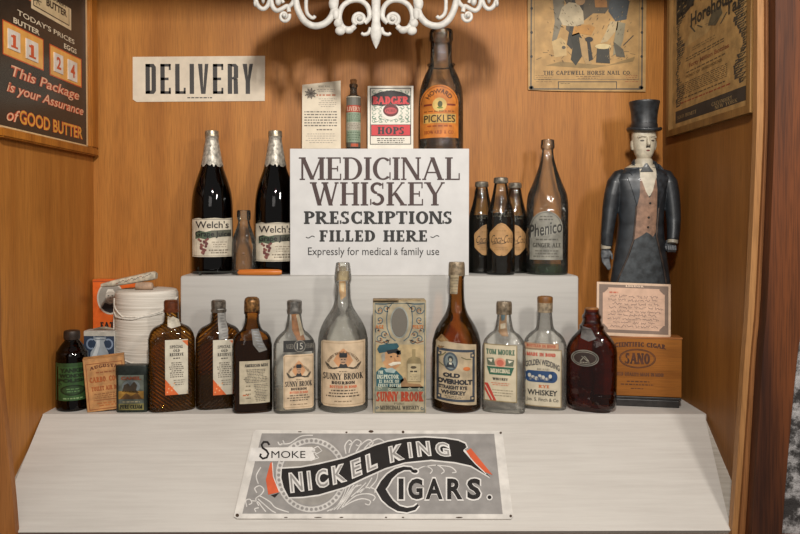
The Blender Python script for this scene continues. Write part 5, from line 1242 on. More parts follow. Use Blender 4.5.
# blue and white carton with jug
D = 1.572; s = D/F; x = P(99.5, 330, D).x; hb = zof(331, D)
r = root('jug_carton', (x, D, 0), 'small white carton with a blue and grey jug picture, behind the tan carton', 'box', math.radians(-3))
box('carton', -16.3*s, 15.5*s, 0, .03, 0, hb, pmat('#b5b0a6', .6, mott=.2), r)
c = Canvas(); c.rect(83.5, 335, 114.5, 395, '#26364c', 1); c.rect(83.5, 332, 114.5, 336, '#b9b4a8', 2)
jug = [(93.5, 336.5), (106, 336.5), (106.5, 339), (104, 342), (105, 346), (108.5, 352), (110, 362), (108, 380), (92, 380), (89.5, 362), (90.5, 352), (95, 346), (96, 342), (93, 339)]
c.poly(jug, '#9aa1a6', 3); c.poly([(96.5, 338), (100, 338), (100, 346), (97, 355), (95.5, 370), (92, 370), (91.5, 357), (96.5, 346)], '#c3c6c6', 4)
c.ring(91, 344, 5, 5.5, 1.6, '#7c8ba0', 3, 60, 300); c.ring(108.5, 344, 5, 5.5, 1.6, '#7c8ba0', 3, -120, 120); c.ring(100, 338, 7, 1.8, .6, '#4d5a6a', 5)
c.build('printed_front', lambda X, Y, l: Vector(((X-99.5)*s, -.0003-l, zof(Y, D))), r, mott=.15)
o = root('string_scrap', (x+.004, D+.012, hb), 'small scrap of pale wrapping on top of the blue jug carton', 'wrapping')
bm = bmesh.new(); bm_tube(bm, [(-.022, 0, .0022), (-.008, .003, .004), (.006, -.002, .0055), (.02, .001, .003)], [.001, .0026, .0028, .0012], 8, True, 1.5)
mobj('paper_twist', bm, pmat('#9a8f7c', .8, mott=.4), o, True)
# orange carton with portrait
D = 1.692; s = D/F; x = P(115, 280, D).x; ho = zof(279.5, D)
r = root('orange_carton', (x, D, 0), 'bright orange carton with a grey portrait roundel, behind the string cone', 'box', 0)
box('carton', -22.6*s, 22.6*s, 0, .028, 0, ho, pmat('#e0661e', .5, mott=.1), r)
c = Canvas(); c.text('FATHER', 100, 322, 129, 329, '#231a16', 2, 'serif', T=.34, t=.16)
c.ell(110.5, 298, 13.6, 16.5, '#c9c2b2', 1, 36); c.ell(110.5, 298, 12, 15, '#9a968c', 2, 36); c.poly([(101.5, 307.5), (105, 302.5), (110, 304.5), (116, 302.5), (119, 307.5), (115, 311), (110.5, 312.9), (105, 311)], '#26262a', 3); c.ell(110.5, 296.5, 4.8, 6.6, '#c7c1b4', 4, 20)
c.poly([(106, 293), (108, 289), (113, 289), (115.3, 293), (112, 291.5), (109, 291.5)], '#e0dccf', 5)
for q in (108.5, 112.5): c.ell(q, 295.6, .9, .5, '#3d3833', 6, 8)
c.poly([(110.2, 296), (111.2, 299), (109.8, 299)], '#9c968a', 6); c.rect(108.8, 300.6, 112.4, 301.2, '#5a544c', 6); c.micro(101, 334, 129, 350, 5, '#7a3414', 2, .4, 3)
c.rect(93, 280.5, 137, 282, '#b04c18', 1)
c.build('printed_front', lambda X, Y, l: Vector(((X-115)*s, -.0003-l, zof(Y, D))), r, mott=.06)
# string cone
D = 1.62; s = D/F; x = P(147.3, 330, D).x
r = root('string_cone', (x, D, 0), 'large cone of white cotton string standing left of the riser', 'string')
pr_ = [(29.5, 0), (31, .002), (31.8, .02), (31.6, .10), (31.2, .16), (30.6, zof(296, D)), (29.8, zof(291.5, D)), (27, zof(289, D)), (15, zof(288.5, D)), (6, zof(288.6, D)), (5, zof(291, D))]
pr_ = smoothprof([(a*s, z) for a, z in pr_], 6)
sm = bpy.data.materials.new('wound_string'); sm.use_nodes = True; nt = sm.node_tree; b = nt.nodes['Principled BSDF']
tc = nt.nodes.new('ShaderNodeTexCoord'); mp_ = nt.nodes.new('ShaderNodeMapping'); mp_.inputs['Scale'].default_value = (8, 8, 420); mp_.inputs['Rotation'].default_value = (.05, .08, 0)
n = nt.nodes.new('ShaderNodeTexNoise'); n.inputs['Scale'].default_value = 1; n.inputs['Detail'].default_value = 3
nt.links.new(tc.outputs['Object'], mp_.inputs[0]); nt.links.new(mp_.outputs[0], n.inputs['Vector'])
rp = nt.nodes.new('ShaderNodeValToRGB'); rp.color_ramp.elements[0].position = .3; rp.color_ramp.elements[1].position = .6
rp.color_ramp.elements[0].color = srgb('#b9b0a2'); rp.color_ramp.elements[1].color = srgb('#d9d2c6'); nt.links.new(n.outputs['Fac'], rp.inputs[0]); nt.links.new(rp.outputs[0], b.inputs['Base Color'])
bp = nt.nodes.new('ShaderNodeBump'); bp.inputs['Strength'].default_value = .5; bp.inputs['Distance'].default_value = .002; nt.links.new(n.outputs['Fac'], bp.inputs['Height']); nt.links.new(bp.outputs[0], b.inputs['Normal']); b.inputs['Roughness'].default_value = .9
lathe('wound_body', pr_, sm, r, True, True, 72)
def strand(name, pts, rad=.0011, parent=r):
    cur = []
    for (a0, z0), (a1, z1) in zip(pts, pts[1:]):
        for i in range(10):
            t_ = i/10; cur.append((a0+(a1-a0)*t_, z0+(z1-z0)*t_))
    cur.append(pts[-1]); P3 = []
    for a, z in cur:
        R_ = .069
        for (r0, za), (r1, zb_) in zip(pr_, pr_[1:]):
            if min(za, zb_) <= z <= max(za, zb_): R_ = max(r0, r1); break
        q = math.radians(a); P3.append(((R_+.0008)*math.sin(q), -(R_+.0008)*math.cos(q), z))
    bm = bmesh.new(); bm_tube(bm, P3, rad, 8); return mobj(name, bm, pmat('#dcd6ca', .85, mott=.15, mscale=200), parent, True)
zc = lambda py: zof(py, D-.06)
strand('loose_strand', [(-85, zc(310)), (-50, zc(318)), (-10, zc(319)), (40, zc(312)), (85, zc(300))], .0019)
strand('loose_strand', [(-80, zc(303)), (-30, zc(317)), (20, zc(316)), (85, zc(308))], .0015)
strand('loose_strand', [(-40, zc(358)), (0, zc(364)), (50, zc(368))], .0014)
strand('loose_strand', [(-70, zc(300)), (-74, zc(320)), (-70, zc(338)), (-76, zc(352))], .0018)
# things lying on the string cone
zt_ = zof(288.5, D)
r = root('folded_leaflet', (x+(-20)*s, D-.015, zt_+.0045), 'folded printed paper lying slanted on top of the string cone', 'leaflet', 0)
bm = bmesh.new(); L = .118
secs = [(-.044, .001, .022, .0030), (-.02, .005, .023, .0052), (.02, .0125, .022, .0062), (.050, .0185, .019, .0070), (.062, .0205, .015, .0068), (.068, .020, .010, .0045)]
R = []
for X, Z, w, t_ in secs: R.append([bm.verts.new((X, w*sup(2*PI*i/20, 4)[0], Z+.004+1.35*t_*sup(2*PI*i/20, 4)[1])) for i in range(20)])
for p, q in zip(R, R[1:]):
    for i in range(20): bm.faces.new((p[i], p[(i+1) % 20], q[(i+1) % 20], q[i]))
bm.faces.new(R[0][::-1]); bm.faces.new(R[-1])
lf = mobj('folded_paper', bm, pmat('#c2b6a0', .7, mott=.25, mscale=90), r, True)
tree = BVHTree.FromPolygons([v.co.copy() for v in lf.data.vertices], [tuple(p.vertices) for p in lf.data.polygons])
def shrink(tree, off=.0005):
    def f(X, Z, l):
        h = tree.ray_cast(Vector((X, -.5, Z)), Vector((0, 1, 0)))
        return (h[0] if h[0] else Vector((X, 0, Z)))+Vector((0, -off-l, 0))
    return f
c = Canvas()
for i in range(12):
    X = -.012+i*.0062; Z = .0115+X*.24+(i % 3)*.0016; c.line([(X, Z-.001), (X+.003, Z+.002), (X+.0052, Z)], .0012, '#4c3c34' if i % 4 else '#8c4a34', 1)
c.build('print_marks', shrink(tree), r)
r = root('wooden_toggle', (x+2.2*s, D-.035, zt_), 'small round ended pale wooden plug lying on the string cone', 'plug', 0)
bm = bmesh.new(); pts3 = [(-8.5*s, 0, .0085), (-8*s, 0, .0085), (-3*s, 0, .0085), (4*s, 0, .0085), (7.5*s, 0, .0085), (8.6*s, 0, .0085)]
bm_tube(bm, pts3, [.005, .0072, .0082, .0082, .0074, .004], 18); mobj('plug', bm, pmat('#b0937a', .6, mott=.2), r, True)
# ================================================================== right end
D = 1.525; s = D/F; phi = math.radians(-10)
xr = P(681, 398, D).x; zb2 = .0215
cwd = (681-598)*s/math.cos(phi)
r = root('cigar_box_stand', (xr, D-.004, 0), 'low black wooden plinth under the cigar box', 'plinth', phi)
bm = bmesh.new(); bm_box(bm, -cwd-.004, -.004, 0, .044, .0, zb2-.006, .002); bm_box(bm, -cwd-.002, -.001, -.002, .046, zb2-.0055, zb2-.0005, .001)
mobj('plinth', bm, pmat('#2a2725', .45, mott=.3), r)
r = root('cigar_box', (xr, D-.003, zb2), 'upright orange-brown wooden cigar box with burnt-in lettering', 'box', phi)
CB = wood('cedar_box', '#85501c', '#a3682a', 1.2, 'X', .45, .2); ch = zof(337.5, D)-zb2
bm = bmesh.new(); bm_box(bm, -cwd, 0, 0, .040, 0, ch-.003, .0012); mobj('body', bm, CB, r)
bm = bmesh.new(); bm_box(bm, -cwd-.001, .001, -.0015, .0415, ch-.0032, ch, .001); mobj('lid_edge', bm, wood('cedar_edge', '#8f5424', '#b57440', 1.2, 'X', .4, .15), r)
c = Canvas(); BI = '#4e2812'; u = cwd/83.0
def cg(x, y): return x, y+((x-40)/34.0)**2*3
c.text('SCIENTIFIC CIGAR', 16, 3.5, 68, 8.2, BI, 1, 'serif', T=.36, t=.18, warp=cg)
c.ring(41, 20, 17.5, 9.8, .8, BI, 1); c.ring(41, 20, 16.3, 8.7, .5, BI, 1); c.text('SANO', 29, 14.5, 53, 25.5, BI, 1, 'serif', T=.36, t=.16)
c.text('MILD QUALITY MADE IN MIND', 20, 34, 66, 38, '#5c3418', 1, 'serif', T=.34, t=.18); c.micro(28, 42, 56, 44, 1, BI, 1, .5, 3); c.micro(22, 45, 60, 47, 1, BI, 1, .5, 3); c.micro(32, 49, 50, 51, 1, BI, 1, .4, 3)
c.build('burnt_lettering', lambda X, Y, l: Vector((-cwd+X*u, -.0002-l, ch-.004-Y*u*1.0)), r, mott=.3, dz=.0001)
D2 = 1.535; s2 = D2/F
r = root('certificate_card', (P(634, 333, D2).x, D2+.003, zb2+ch), 'pink-cream handwritten certificate card with ornate border propped on the cigar box', 'card', math.radians(-4), None, math.radians(-7), math.radians(1.8))
c = Canvas(); PK = '#c9a58c'; EDG = '#7a6658'
c.rect(2.2, 2.2, 69.8, 50, EDG, 1); c.rect(5.8, 5.2, 66.2, 46.8, PK, 2)
for (qx, qy) in ((7, 6.5), (65, 6.5), (7, 45.5), (65, 45.5)): c.poly([(qx-4, qy-4), (qx+4, qy-4), (qx+4, qy), (qx, qy+4), (qx-4, qy+4)] if qx < 30 and qy < 20 else ([(qx-4, qy-4), (qx+4, qy-4), (qx+4, qy+4), (qx, qy+4), (qx-4, qy)] if qx > 30 and qy < 20 else ([(qx-4, qy-4), (qx, qy-4), (qx+4, qy), (qx+4, qy+4), (qx-4, qy+4)] if qx < 30 else [(qx, qy-4), (qx+4, qy-4), (qx+4, qy+4), (qx-4, qy+4), (qx-4, qy)])), EDG, 3)
c.text('LIQUOR', 28, 2.4, 46, 4.4, '#d6bca4', 4, 'serif', T=.34, t=.16); c.micro(11, 9, 22, 11, 1, '#b8644a', 4, .8, 3)
rn = random.Random(11)
for k in range(9):
    y = 13.5+k*3.7; c.rect(10, y+1.6, 64, y+1.75, '#a88c7a', 3)
    xx = 10+rn.uniform(0, 6)
    while xx < 58:
        w = min(rn.uniform(3, 9), 64-xx); pts = [(xx+i*.7, y+rn.uniform(-1.1, 1.1)+(.6 if i % 2 else -.4)) for i in range(int(w/.7)+2)]; c.line(pts, .42, '#4d4040', 4); xx += w+rn.uniform(1, 3)
u2 = 73.0*s2/72
c.build('card', lambda X, Y, l: Vector(((X-36)*u2, -l, (53-Y)*u2)), r, [(0, 0), (72, 0), (72, 51), (70.5, 53), (0, 53)], .0015, '#cdb095', mott=.1)
# ------------------------------------------------------------------ carved figure in a top hat
D = 1.604; s = D/F; cx = 640.0; fx = P(cx, 300, D).x
r = root('carved_figure', (fx, D, 0), 'carved wooden figure of a man in top hat and dark coat behind the cigar box', 'figurine', math.radians(-3))
Z = lambda py: zof(py, D)
def remesh(bm, vox, name):
    me = bpy.data.meshes.new(name); bm.to_mesh(me); bm.free()
    o = bpy.data.objects.new(name, me); COL.objects.link(o)
    m = o.modifiers.new('r', 'REMESH'); m.mode = 'VOXEL'; m.voxel_size = vox
    sm_ = o.modifiers.new('s', 'SMOOTH'); sm_.iterations = 5; sm_.factor = .5
    dg = bpy.context.evaluated_depsgraph_get(); me2 = bpy.data.meshes.new_from_object(o.evaluated_get(dg))
    bpy.data.objects.remove(o); bpy.data.meshes.remove(me)
    b2 = bmesh.new(); b2.from_mesh(me2); bpy.data.meshes.remove(me2); return b2
def px3(x, y, d=0): return Vector(((x-cx)*s, d*s, Z(y)))
def sec(py, hw, hd, n=2.2, ox=0, oy=0): return (Z(py), hw*s, hd*s, n, ox*s, oy*s)
bm = bmesh.new()
# head, neck
hd_ = [sec(160, 5.0, 5.0), sec(158.5, 6.6, 6.8, 2.2, 3.8*0, -.5), sec(155, 8.4, 8.2, 2.3, 0, -.8), sec(150, 10, 9.2, 2.4, 0, -.6), sec(144, 11.2, 10, 2.4), sec(137, 11.6, 10.4, 2.3), sec(130, 11.2, 10.2, 2.2), sec(124, 9, 8.5)]
bm_loft(bm, sorted([(a[0], a[1], a[2], a[3], a[4]+2.5*s, a[5]) for a in hd_]), 40)
bm_loft(bm, sorted([sec(172, 9, 7.5, 2, 2), sec(165, 7, 6.8, 2, 2.2), (Z(156), 6.8*s, 6.6*s, 2, 2.4*s, 0)]), 32)
# nose and brow ridge
bm_tube(bm, [px3(643.3, 137, -9.6), px3(643.5, 141, -11.2), px3(643.7, 145.5, -12.4), px3(643.8, 147, -11)], [1.3*s, 1.5*s, 2.0*s, 1.4*s], 10)
bm_tube(bm, [px3(634, 138.5, -9), px3(642.5, 136.5, -10.4), px3(652, 138.5, -9)], 1.0*s, 8)
for sg in (-1, 1): bm_loft(bm, [(Z(150), .8*s, 2*s, 2, (2.5+sg*11)*s, 1*s), (Z(146), 1.3*s, 2.6*s, 2, (2.5+sg*11.6)*s, 1*s), (Z(141), .9*s, 2.2*s, 2, (2.5+sg*11.8)*s, 1*s)], 12)
# torso, hips, legs, shoes
bm_loft(bm, sorted([sec(285, 18, 10, 2.4), sec(270, 19, 11, 2.4), sec(245, 18.5, 11, 2.4), sec(220, 18, 11), sec(195, 21, 12), sec(178, 22, 11.5), sec(168, 16, 9.5), sec(164, 9, 7.5)]), 48)
for sg in (-1, 1):
    bm_loft(bm, sorted([sec(275, 10, 9.5, 2.2, sg*9), sec(310, 8.8, 8.6, 2.2, sg*9.5), sec(345, 7, 7, 2, sg*9.8), sec(375, 5.6, 6, 2, sg*10), sec(392, 5.2, 6, 2, sg*10)]), 28)
    bm_loft(bm, [(0, 5.8*s, 10*s, 2.6, sg*10.5*s, -3.5*s), (3*s, 6*s, 10*s, 2.4, sg*10.5*s, -3.5*s), (7*s, 5.4*s, 7*s, 2.2, sg*10.3*s, -1*s), (10*s, 5*s, 5.8*s, 2, sg*10*s, 0)], 24)
# forearms and hands: his right hand hangs open, his left is a loose fist
def hand(base, dirs, fist):
    bx_, by_ = base
    if not fist:
        bm_tube(bm, [px3(bx_, by_, -1), px3(bx_-1, by_+5, -1.5), px3(bx_-1.3, by_+11, -2)], [3.6*s, 4.6*s, 4.2*s], 14, True, .75)
        for i, (dx, ln) in enumerate(((-3.3, 8), (-1.1, 10.5), (1.1, 11), (3.1, 9.5))):
            bm_tube(bm, [px3(bx_-1.2+dx*.8, by_+9, -2), px3(bx_-.8+dx*.9, by_+13+ln*.2, -2.4), px3(bx_+.4+dx*.75, by_+12+ln*.65, -3), px3(bx_+1.6+dx*.6, by_+12+ln, -3.6)], [1.35*s, 1.25*s, 1.1*s, .8*s], 8)
        bm_tube(bm, [px3(bx_+2.5, by_+4, -3), px3(bx_+4.4, by_+8, -4), px3(bx_+4.8, by_+12.5, -4.4)], [1.5*s, 1.35*s, .9*s], 8)
    else:
        bm_tube(bm, [px3(bx_, by_, -2), px3(bx_+.3, by_+5, -3), px3(bx_+.5, by_+9, -4)], [4*s, 5*s, 4.4*s], 14, True, .85)
        for i in range(4):
            q = bx_-3+i*2.2
            bm_tube(bm, [px3(q, by_+5, -7), px3(q, by_+9.5, -8.4), px3(q+.2, by_+11.5, -6.4), px3(q+.2, by_+9.5, -4.4)], [1.2*s, 1.25*s, 1.15*s, .9*s], 8)
        bm_tube(bm, [px3(bx_-4, by_+3, -4), px3(bx_-5.6, by_+7, -6), px3(bx_-4.6, by_+10.5, -7)], [1.5*s, 1.35*s, 1*s], 8)
ar = [px3(618, 176, 1), px3(611.5, 205, 0), px3(606.5, 232, -2), px3(605.5, 250, -2)]
bm_tube(bm, ar, [7*s, 6*s, 4.6*s, 3.4*s], 16)
al = [px3(664, 176, 1), px3(669.5, 205, -2), px3(671.5, 226, -5), px3(668.5, 243, -8)]
bm_tube(bm, al, [7*s, 6*s, 4.6*s, 3.4*s], 16)
hand((606.3, 247), None, False); hand((668, 240), None, True)
bm = remesh(bm, .0011, 'body')
SK = pmat('#b8ae98', .45, mott=.16, mscale=110); TR = pmat('#33363a', .42, mott=.3, mscale=90); GL = pmat('#5a5d60', .5, mott=.3, mscale=110); SHOE = pmat('#1e1c1b', .35, mott=.2)
for f in bm.faces:
    c_ = f.calc_center_median()
    if c_.z > Z(168): f.material_index = 0
    elif abs(c_.x) > 24*s and c_.z < Z(236): f.material_index = 2
    elif c_.z < 10*s: f.material_index = 3
    else: f.material_index = 1
me_body = mobj('body', bm, [SK, TR, GL, SHOE], r, True)
# face paint
tree = BVHTree.FromPolygons([v.co.copy() for v in me_body.data.vertices], [tuple(p.vertices) for p in me_body.data.polygons])
def figmap(tree, off=.0003):
    def f(x, y, l):
        o_ = px3(x, y); h = tree.ray_cast(Vector((o_.x, -.3, o_.z)), Vector((0, 1, 0)))
        return (h[0] if h[0] else Vector((o_.x, -.008, o_.z)))+Vector((0, -off-l, 0))
    return f
c = Canvas()
c.ell(638, 141.6, 2.0, .9, '#4a4238', 1, 12); c.ell(648.6, 141.6, 2.0, .9, '#4a4238', 1, 12); c.line([(634.5, 138.6), (638, 137.6), (641, 138.4)], .7, '#6a6050', 1); c.line([(646, 138.4), (649, 137.6), (652.5, 138.6)], .7, '#6a6050', 1)
c.poly([(642, 146.6), (645.6, 146.6), (646, 148.8), (644.2, 148.2), (642, 148.9), (641.6, 148)], '#241f1c', 2); c.ell(643.8, 151.3, 1.9, .8, '#6e3028', 2, 12)
c.build('face_paint', figmap(tree), me_body, cut=1.5)
# coat with sleeves and skirts
CO = pmat('#272b2f', .42, mott=.3, mscale=60, coat=.03); 
bm = bmesh.new()
bm_loft(bm, sorted([sec(292, 30, 12.5, 2.3), sec(280, 29, 12.5, 2.3), sec(262, 26.5, 12.5, 2.3), sec(240, 23.5, 12.8, 2.3), sec(225, 22, 13, 2.3), sec(205, 22.5, 13.6, 2.4), sec(190, 24.5, 13.4, 2.5), sec(180, 27, 12.4, 2.5, 0), sec(174, 24.5, 11.2, 2.3, 1), sec(170, 18, 9.8, 2.1, 1.5), sec(167.5, 12, 8.8, 2, 2)]), 64, True, True)
bm_tube(bm, [px3(624, 172.5, 1), px3(619.5, 175.5, 1), px3(615, 183, .5), px3(612.2, 195, 0), px3(610, 208, 0), px3(608.2, 221, -1), px3(606.6, 234, -2), px3(606, 246, -2.2)], [4.5*s, 7*s, 8.2*s, 8.2*s, 7.6*s, 6.8*s, 6*s, 5.4*s], 22)
bm_tube(bm, [px3(660, 172.5, 1), px3(664, 175.5, 1), px3(667.5, 183, 0), px3(669.4, 195, -1), px3(670.6, 208, -2.5), px3(671, 220, -4), px3(670.3, 230, -6), px3(669, 240, -8)], [4.5*s, 7*s, 8.2*s, 8*s, 7.4*s, 6.8*s, 6.2*s, 5.4*s], 22)
bm_tube(bm, [px3(632, 168, -5), px3(632, 163, 0), px3(635, 160.5, 4), px3(643, 159.6, 6.6), px3(650, 160.5, 4), px3(653.5, 163, 0), px3(654, 168, -5)], 2.0*s, 10)
bm = remesh(bm, .0012, 'coat')
coat = mobj('coat', bm, CO, r, True)
ct0 = BVHTree.FromPolygons([v.co.copy() for v in coat.data.vertices], [tuple(p.vertices) for p in coat.data.polygons])
b_ = bmesh.new(); bm_loft(b_, sorted([sec(172, 8.6, 8.8, 2, 2.6, -.6), sec(166, 8.8, 8.6, 2, 2.6, -.4), sec(160.5, 8.6, 8, 2, 2.5, 0), sec(159, 7.6, 7.2, 2, 2.5, 0)]), 36)
col_ = mobj('shirt_collar', b_, pmat('#b5ac98', .5, mott=.12), r, True)
vv = [v.co.copy() for v in coat.data.vertices]; kk = len(vv)
ct = BVHTree.FromPolygons(vv+[v.co.copy() for v in col_.data.vertices], [tuple(p.vertices) for p in coat.data.polygons]+[tuple(i+kk for i in p.vertices) for p in col_.data.polygons])
def relief(name, poly, off, col, tree, parent, rough=.45, mott=.25, step=2.0, coat_=.1, dome=0):
    b2 = bmesh.new(); vs = [b2.verts.new((x, y, 0)) for x, y in poly]
    for tr in geometry.tessellate_polygon([[Vector((x, y, 0)) for x, y in poly]]): b2.faces.new([vs[i] for i in tr])
    for ax in (0, 1):
        lo = min(p[ax] for p in poly); hi = max(p[ax] for p in poly); q = math.ceil(lo/step)*step
        while q < hi:
            bmesh.ops.bisect_plane(b2, geom=b2.verts[:]+b2.edges[:]+b2.faces[:], plane_co=(q, 0, 0) if ax == 0 else (0, q, 0), plane_no=(1, 0, 0) if ax == 0 else (0, 1, 0)); q += step
    fm = figmap(tree, off)
    for v in b2.verts: v.co = fm(v.co.x, v.co.y, 0)
    be = [e for e in b2.edges if e.is_boundary]
    ex = bmesh.ops.extrude_edge_only(b2, edges=be)
    for v in ex['geom']:
        if isinstance(v, bmesh.types.BMVert): v.co.y += off+.0015
    return mobj(name, b2, pmat(col, rough, mott=mott, mscale=90, coat=coat_), parent, True)
relief('trousers_front', [(631.5, 236), (636, 232), (640.5, 229), (646, 232), (650.5, 236), (654, 250), (658, 268), (662, 292), (612.5, 292), (619, 272), (627, 252)], .0014, '#3a3f42', ct, r, .45, .35)
relief('shirt_front', [(635, 164.5), (640, 166), (643.5, 167), (648, 166), (652, 164.5), (651.5, 178), (649, 188), (645, 196), (643, 197), (640, 192), (637, 184), (635, 176)], .0010, '#bfb6a2', ct, r, .5, .12)
relief('waistcoat', [(634.2, 178), (636.5, 180), (640.5, 192), (644.3, 198.5), (647.6, 191), (650.8, 178), (652, 190), (651.6, 215), (651, 232), (648, 236.5), (644.5, 233.4), (641.5, 232), (637.5, 235), (629.2, 240), (630.6, 225), (633, 200)], .0016, '#8a6a55', ct, r, .55, .25)
for (bx_, by_) in ((644.7, 203.5), (643.4, 217.5), (643.0, 227)):
    h = figmap(ct, .0022)(bx_, by_, 0); b_ = bmesh.new(); bmesh.ops.create_icosphere(b_, subdivisions=2, radius=1.1*s, matrix=Matrix.Translation(h)); mobj('button', b_, pmat('#1d1a18', .35), r, True)
relief('bow_tie', [(641.6, 163.8), (643.0, 163.8), (648.6, 172.4), (635.6, 172.6)], .0030, '#4a4c4c', ct, r, .4, .3)
LAP = '#34393e'
relief('lapel', [(632.5, 163), (635.5, 166), (635, 180), (634.5, 196), (632.2, 206), (627.6, 190), (623.8, 178), (628.4, 176.2), (625.5, 172.6), (629, 166)], .0030, LAP, ct, r, .36, .35)
relief('lapel', [(654, 163), (652.2, 166), (652.6, 180), (652.6, 196), (654, 208), (659.4, 192), (664.4, 178), (659.6, 176), (662.5, 173), (658, 166)], .0030, LAP, ct, r, .36, .35)
for pts, rr_ in (([px3(632, 206), px3(631, 222), px3(629.5, 240), px3(624, 258), px3(617, 276), px3(612, 290)], .5), ([px3(654, 208), px3(653, 220), px3(652, 236), px3(656, 252), px3(660, 268), px3(664, 290)], .5)):
    b_ = bmesh.new(); pp = []
    for a, b2_ in zip(pts, pts[1:]):
        for i in range(6):
            q = a.lerp(b2_, i/6); h = ct.ray_cast(Vector((q.x, -.3, q.z)), Vector((0, 1, 0))); pp.append((h[0] if h[0] else q)+Vector((0, -.0004, 0)))
    bm_tube(b_, pp, .9*s, 8); mobj('coat_edge', b_, pmat('#43352c', .45, mott=.4), r, True)
for (pts, rr_) in (([px3(605.4, 244, -2), px3(605.6, 248.5, -2)], 4.9), ([px3(669.2, 238.5, -7.6), px3(668.6, 243, -8.6)], 5.0)):
    b_ = bmesh.new(); bm_tube(b_, pts, rr_*s, 20); mobj('shirt_cuff', b_, pmat('#a89f8c', .5, mott=.2), r, True)
# top hat
HX = 2.8*s
b_ = bmesh.new(); z0 = Z(133.2)
bm_lathe(b_, smoothprof([(9*s, z0), (15.6*s, z0+.6*s), (16.8*s, z0+2.4*s), (16.2*s, z0+3.6*s), (13.4*s, z0+3.6*s), (12.4*s, z0+5*s), (12.2*s, z0+12*s), (12.8*s, z0+20*s), (14.2*s, z0+28*s), (14.6*s, z0+30.5*s), (13.6*s, z0+31.6*s), (6*s, z0+32*s)], 4), 48, capb=True, capt=True)
for v in b_.verts:
    v.co.x += HX
    if v.co.z < z0+4.2*s: v.co.z += ((v.co.x-HX)/(16*s))**2*1.8*s
hat = mobj('top_hat', b_, pmat('#2b2e31', .4, mott=.4, mscale=90, coat=.1), r, True)
b_ = bmesh.new(); bm_lathe(b_, [(12.75*s, z0+4.2*s), (12.9*s, z0+5*s), (12.6*s, z0+8.6*s), (12.2*s, z0+9*s)], 48, HX, 0, capb=False); mobj('hat_band', b_, pmat('#1f2022', .5), hat, True)
# ================================================================== enamel sign lying on the slope
NV = Vector((0, -SL, 1)).normalized()
p0 = ramp_ray(374, 519.5)
r = root('enamel_sign', p0, 'grey and black enamel sign NICKEL KING CIGARS with white border lying on the slope', 'sign')
def smap(x, y, l): return ramp_ray(x, y)+NV*(.0034+l)-p0
c = Canvas()
TLx, TRx, BLx, BRx = 253, 502.5, 234, 513
WB = '#d9d5cf'; GY = '#918d89'; BK = '#262423'; ORG = '#cf5f3c'
# grey field inside the white border
c.poly([(262, 434.5), (494, 435), (502.5, 515.2), (242.5, 514.8)], GY, 1)
# rust chips on the rim
for (x, y, a, b_) in ((371, 432.7, 2.6, 1.3), (403, 433.2, 1.4, 1.4), (346.5, 433.6, 1.1, .9), (386, 518.6, 1.2, .7), (403, 518.6, 1.3, .6), (459, 518.7, 3.5, .7), (237.5, 516.5, 1.8, 1.8), (500.5, 434, 1.2, 1.2), (318, 518.6, 4, .5), (286, 518.6, 2, .5), (341.5, 518.6, 2, .6), (510.5, 517.2, 1.4, 1.4), (300, 433, 2, .5)): c.ell(x, y, a, b_, '#4a3a2e', 3, 10)
# beaded ring
ecx, ecy, erx, ery = 311.5, 476.3, 35.5, 37.2
c.ring(ecx, ecy, erx, ery, 5.6, '#c6c2bc', 2, 0, 360, 72)
for i in range(44):
    a = 2*PI*i/44; c.ell(ecx+(erx-2.8)*math.cos(a), ecy+(ery-2.8)*math.sin(a), 1.65, 1.65, '#8f8b87', 3, 12)
c.ell(ecx, ecy, erx-7.2, ery-7.2, '#959089', 2, 48)
# smoke banner
c.poly([(251.5, 449), (312, 448.2), (315.5, 451), (313.5, 455), (315.5, 459), (312, 462.2), (248.5, 462.5)], WB, 4)
c.line([(313, 450), (318, 447.5), (322, 452), (317, 455), (312, 452)], 1, WB, 4); c.line([(315, 455), (319, 459), (313, 461)], .9, WB, 4)
c.ring(265.2, 449, 5, 4.4, 2, BK, 6, 60-360+0, 200-360+30, 20) if False else None
c.line([(269.6, 446.2), (267.6, 443.4), (264, 443.2), (261.8, 446), (262.8, 449.2), (266.6, 451.8), (268.6, 455), (267, 458.8), (263, 460), (260.2, 457.6), (261.2, 455)], 2.1, BK, 6)
c.text('MOKE', 271.5, 452.3, 305.5, 459.4, BK, 6, 'sans', .0)
# white curls
def sw(pts, w=1.1):
    cur = []
    n = len(pts)
    for i in range(n-1):
        a0 = pts[max(i-1, 0)]; a1 = pts[i]; a2 = pts[i+1]; a3 = pts[min(i+2, n-1)]
        for k in range(6):
            q = k/6; cur.append(tuple(.5*((2*b)+(-a+c_)*q+(2*a-5*b+4*c_-d)*q*q+(-a+3*b-3*c_+d)*q**3) for a, b, c_, d in zip(a0, a1, a2, a3)))
    cur.append(pts[-1]); c.line(cur, w, '#d0ccc6', 3)
sw([(278, 443), (280, 446), (284, 444.5), (283, 441.5)]); sw([(281, 445), (290, 444.5), (301, 437.5), (313, 436.5)])
sw([(346, 455), (345, 447), (349, 441.5), (352, 444), (349, 446)]); sw([(349, 454), (351, 447), (356, 441), (361, 443), (359, 447), (356, 446)]); sw([(356, 453), (361, 446), (368, 441), (373, 443), (371, 446.5), (367.5, 445)]); sw([(364, 450), (370, 444), (378, 440), (384, 443), (382, 446)])
sw([(257, 494), (255, 489.5), (260, 487), (264, 491), (261, 496), (256, 500), (259, 507)]); sw([(260, 497), (270, 503), (276, 509), (289, 513.5)]); sw([(258, 500), (266, 507), (272, 512), (276, 514)])
sw([(247, 508), (246, 502), (250, 500.5), (252, 504), (249, 506)]); sw([(252, 502), (258, 503), (262, 508), (266, 513)]); sw([(256, 513), (255, 510), (259, 509)]); sw([(258.5, 485), (256.5, 477), (261, 468.5)]); 
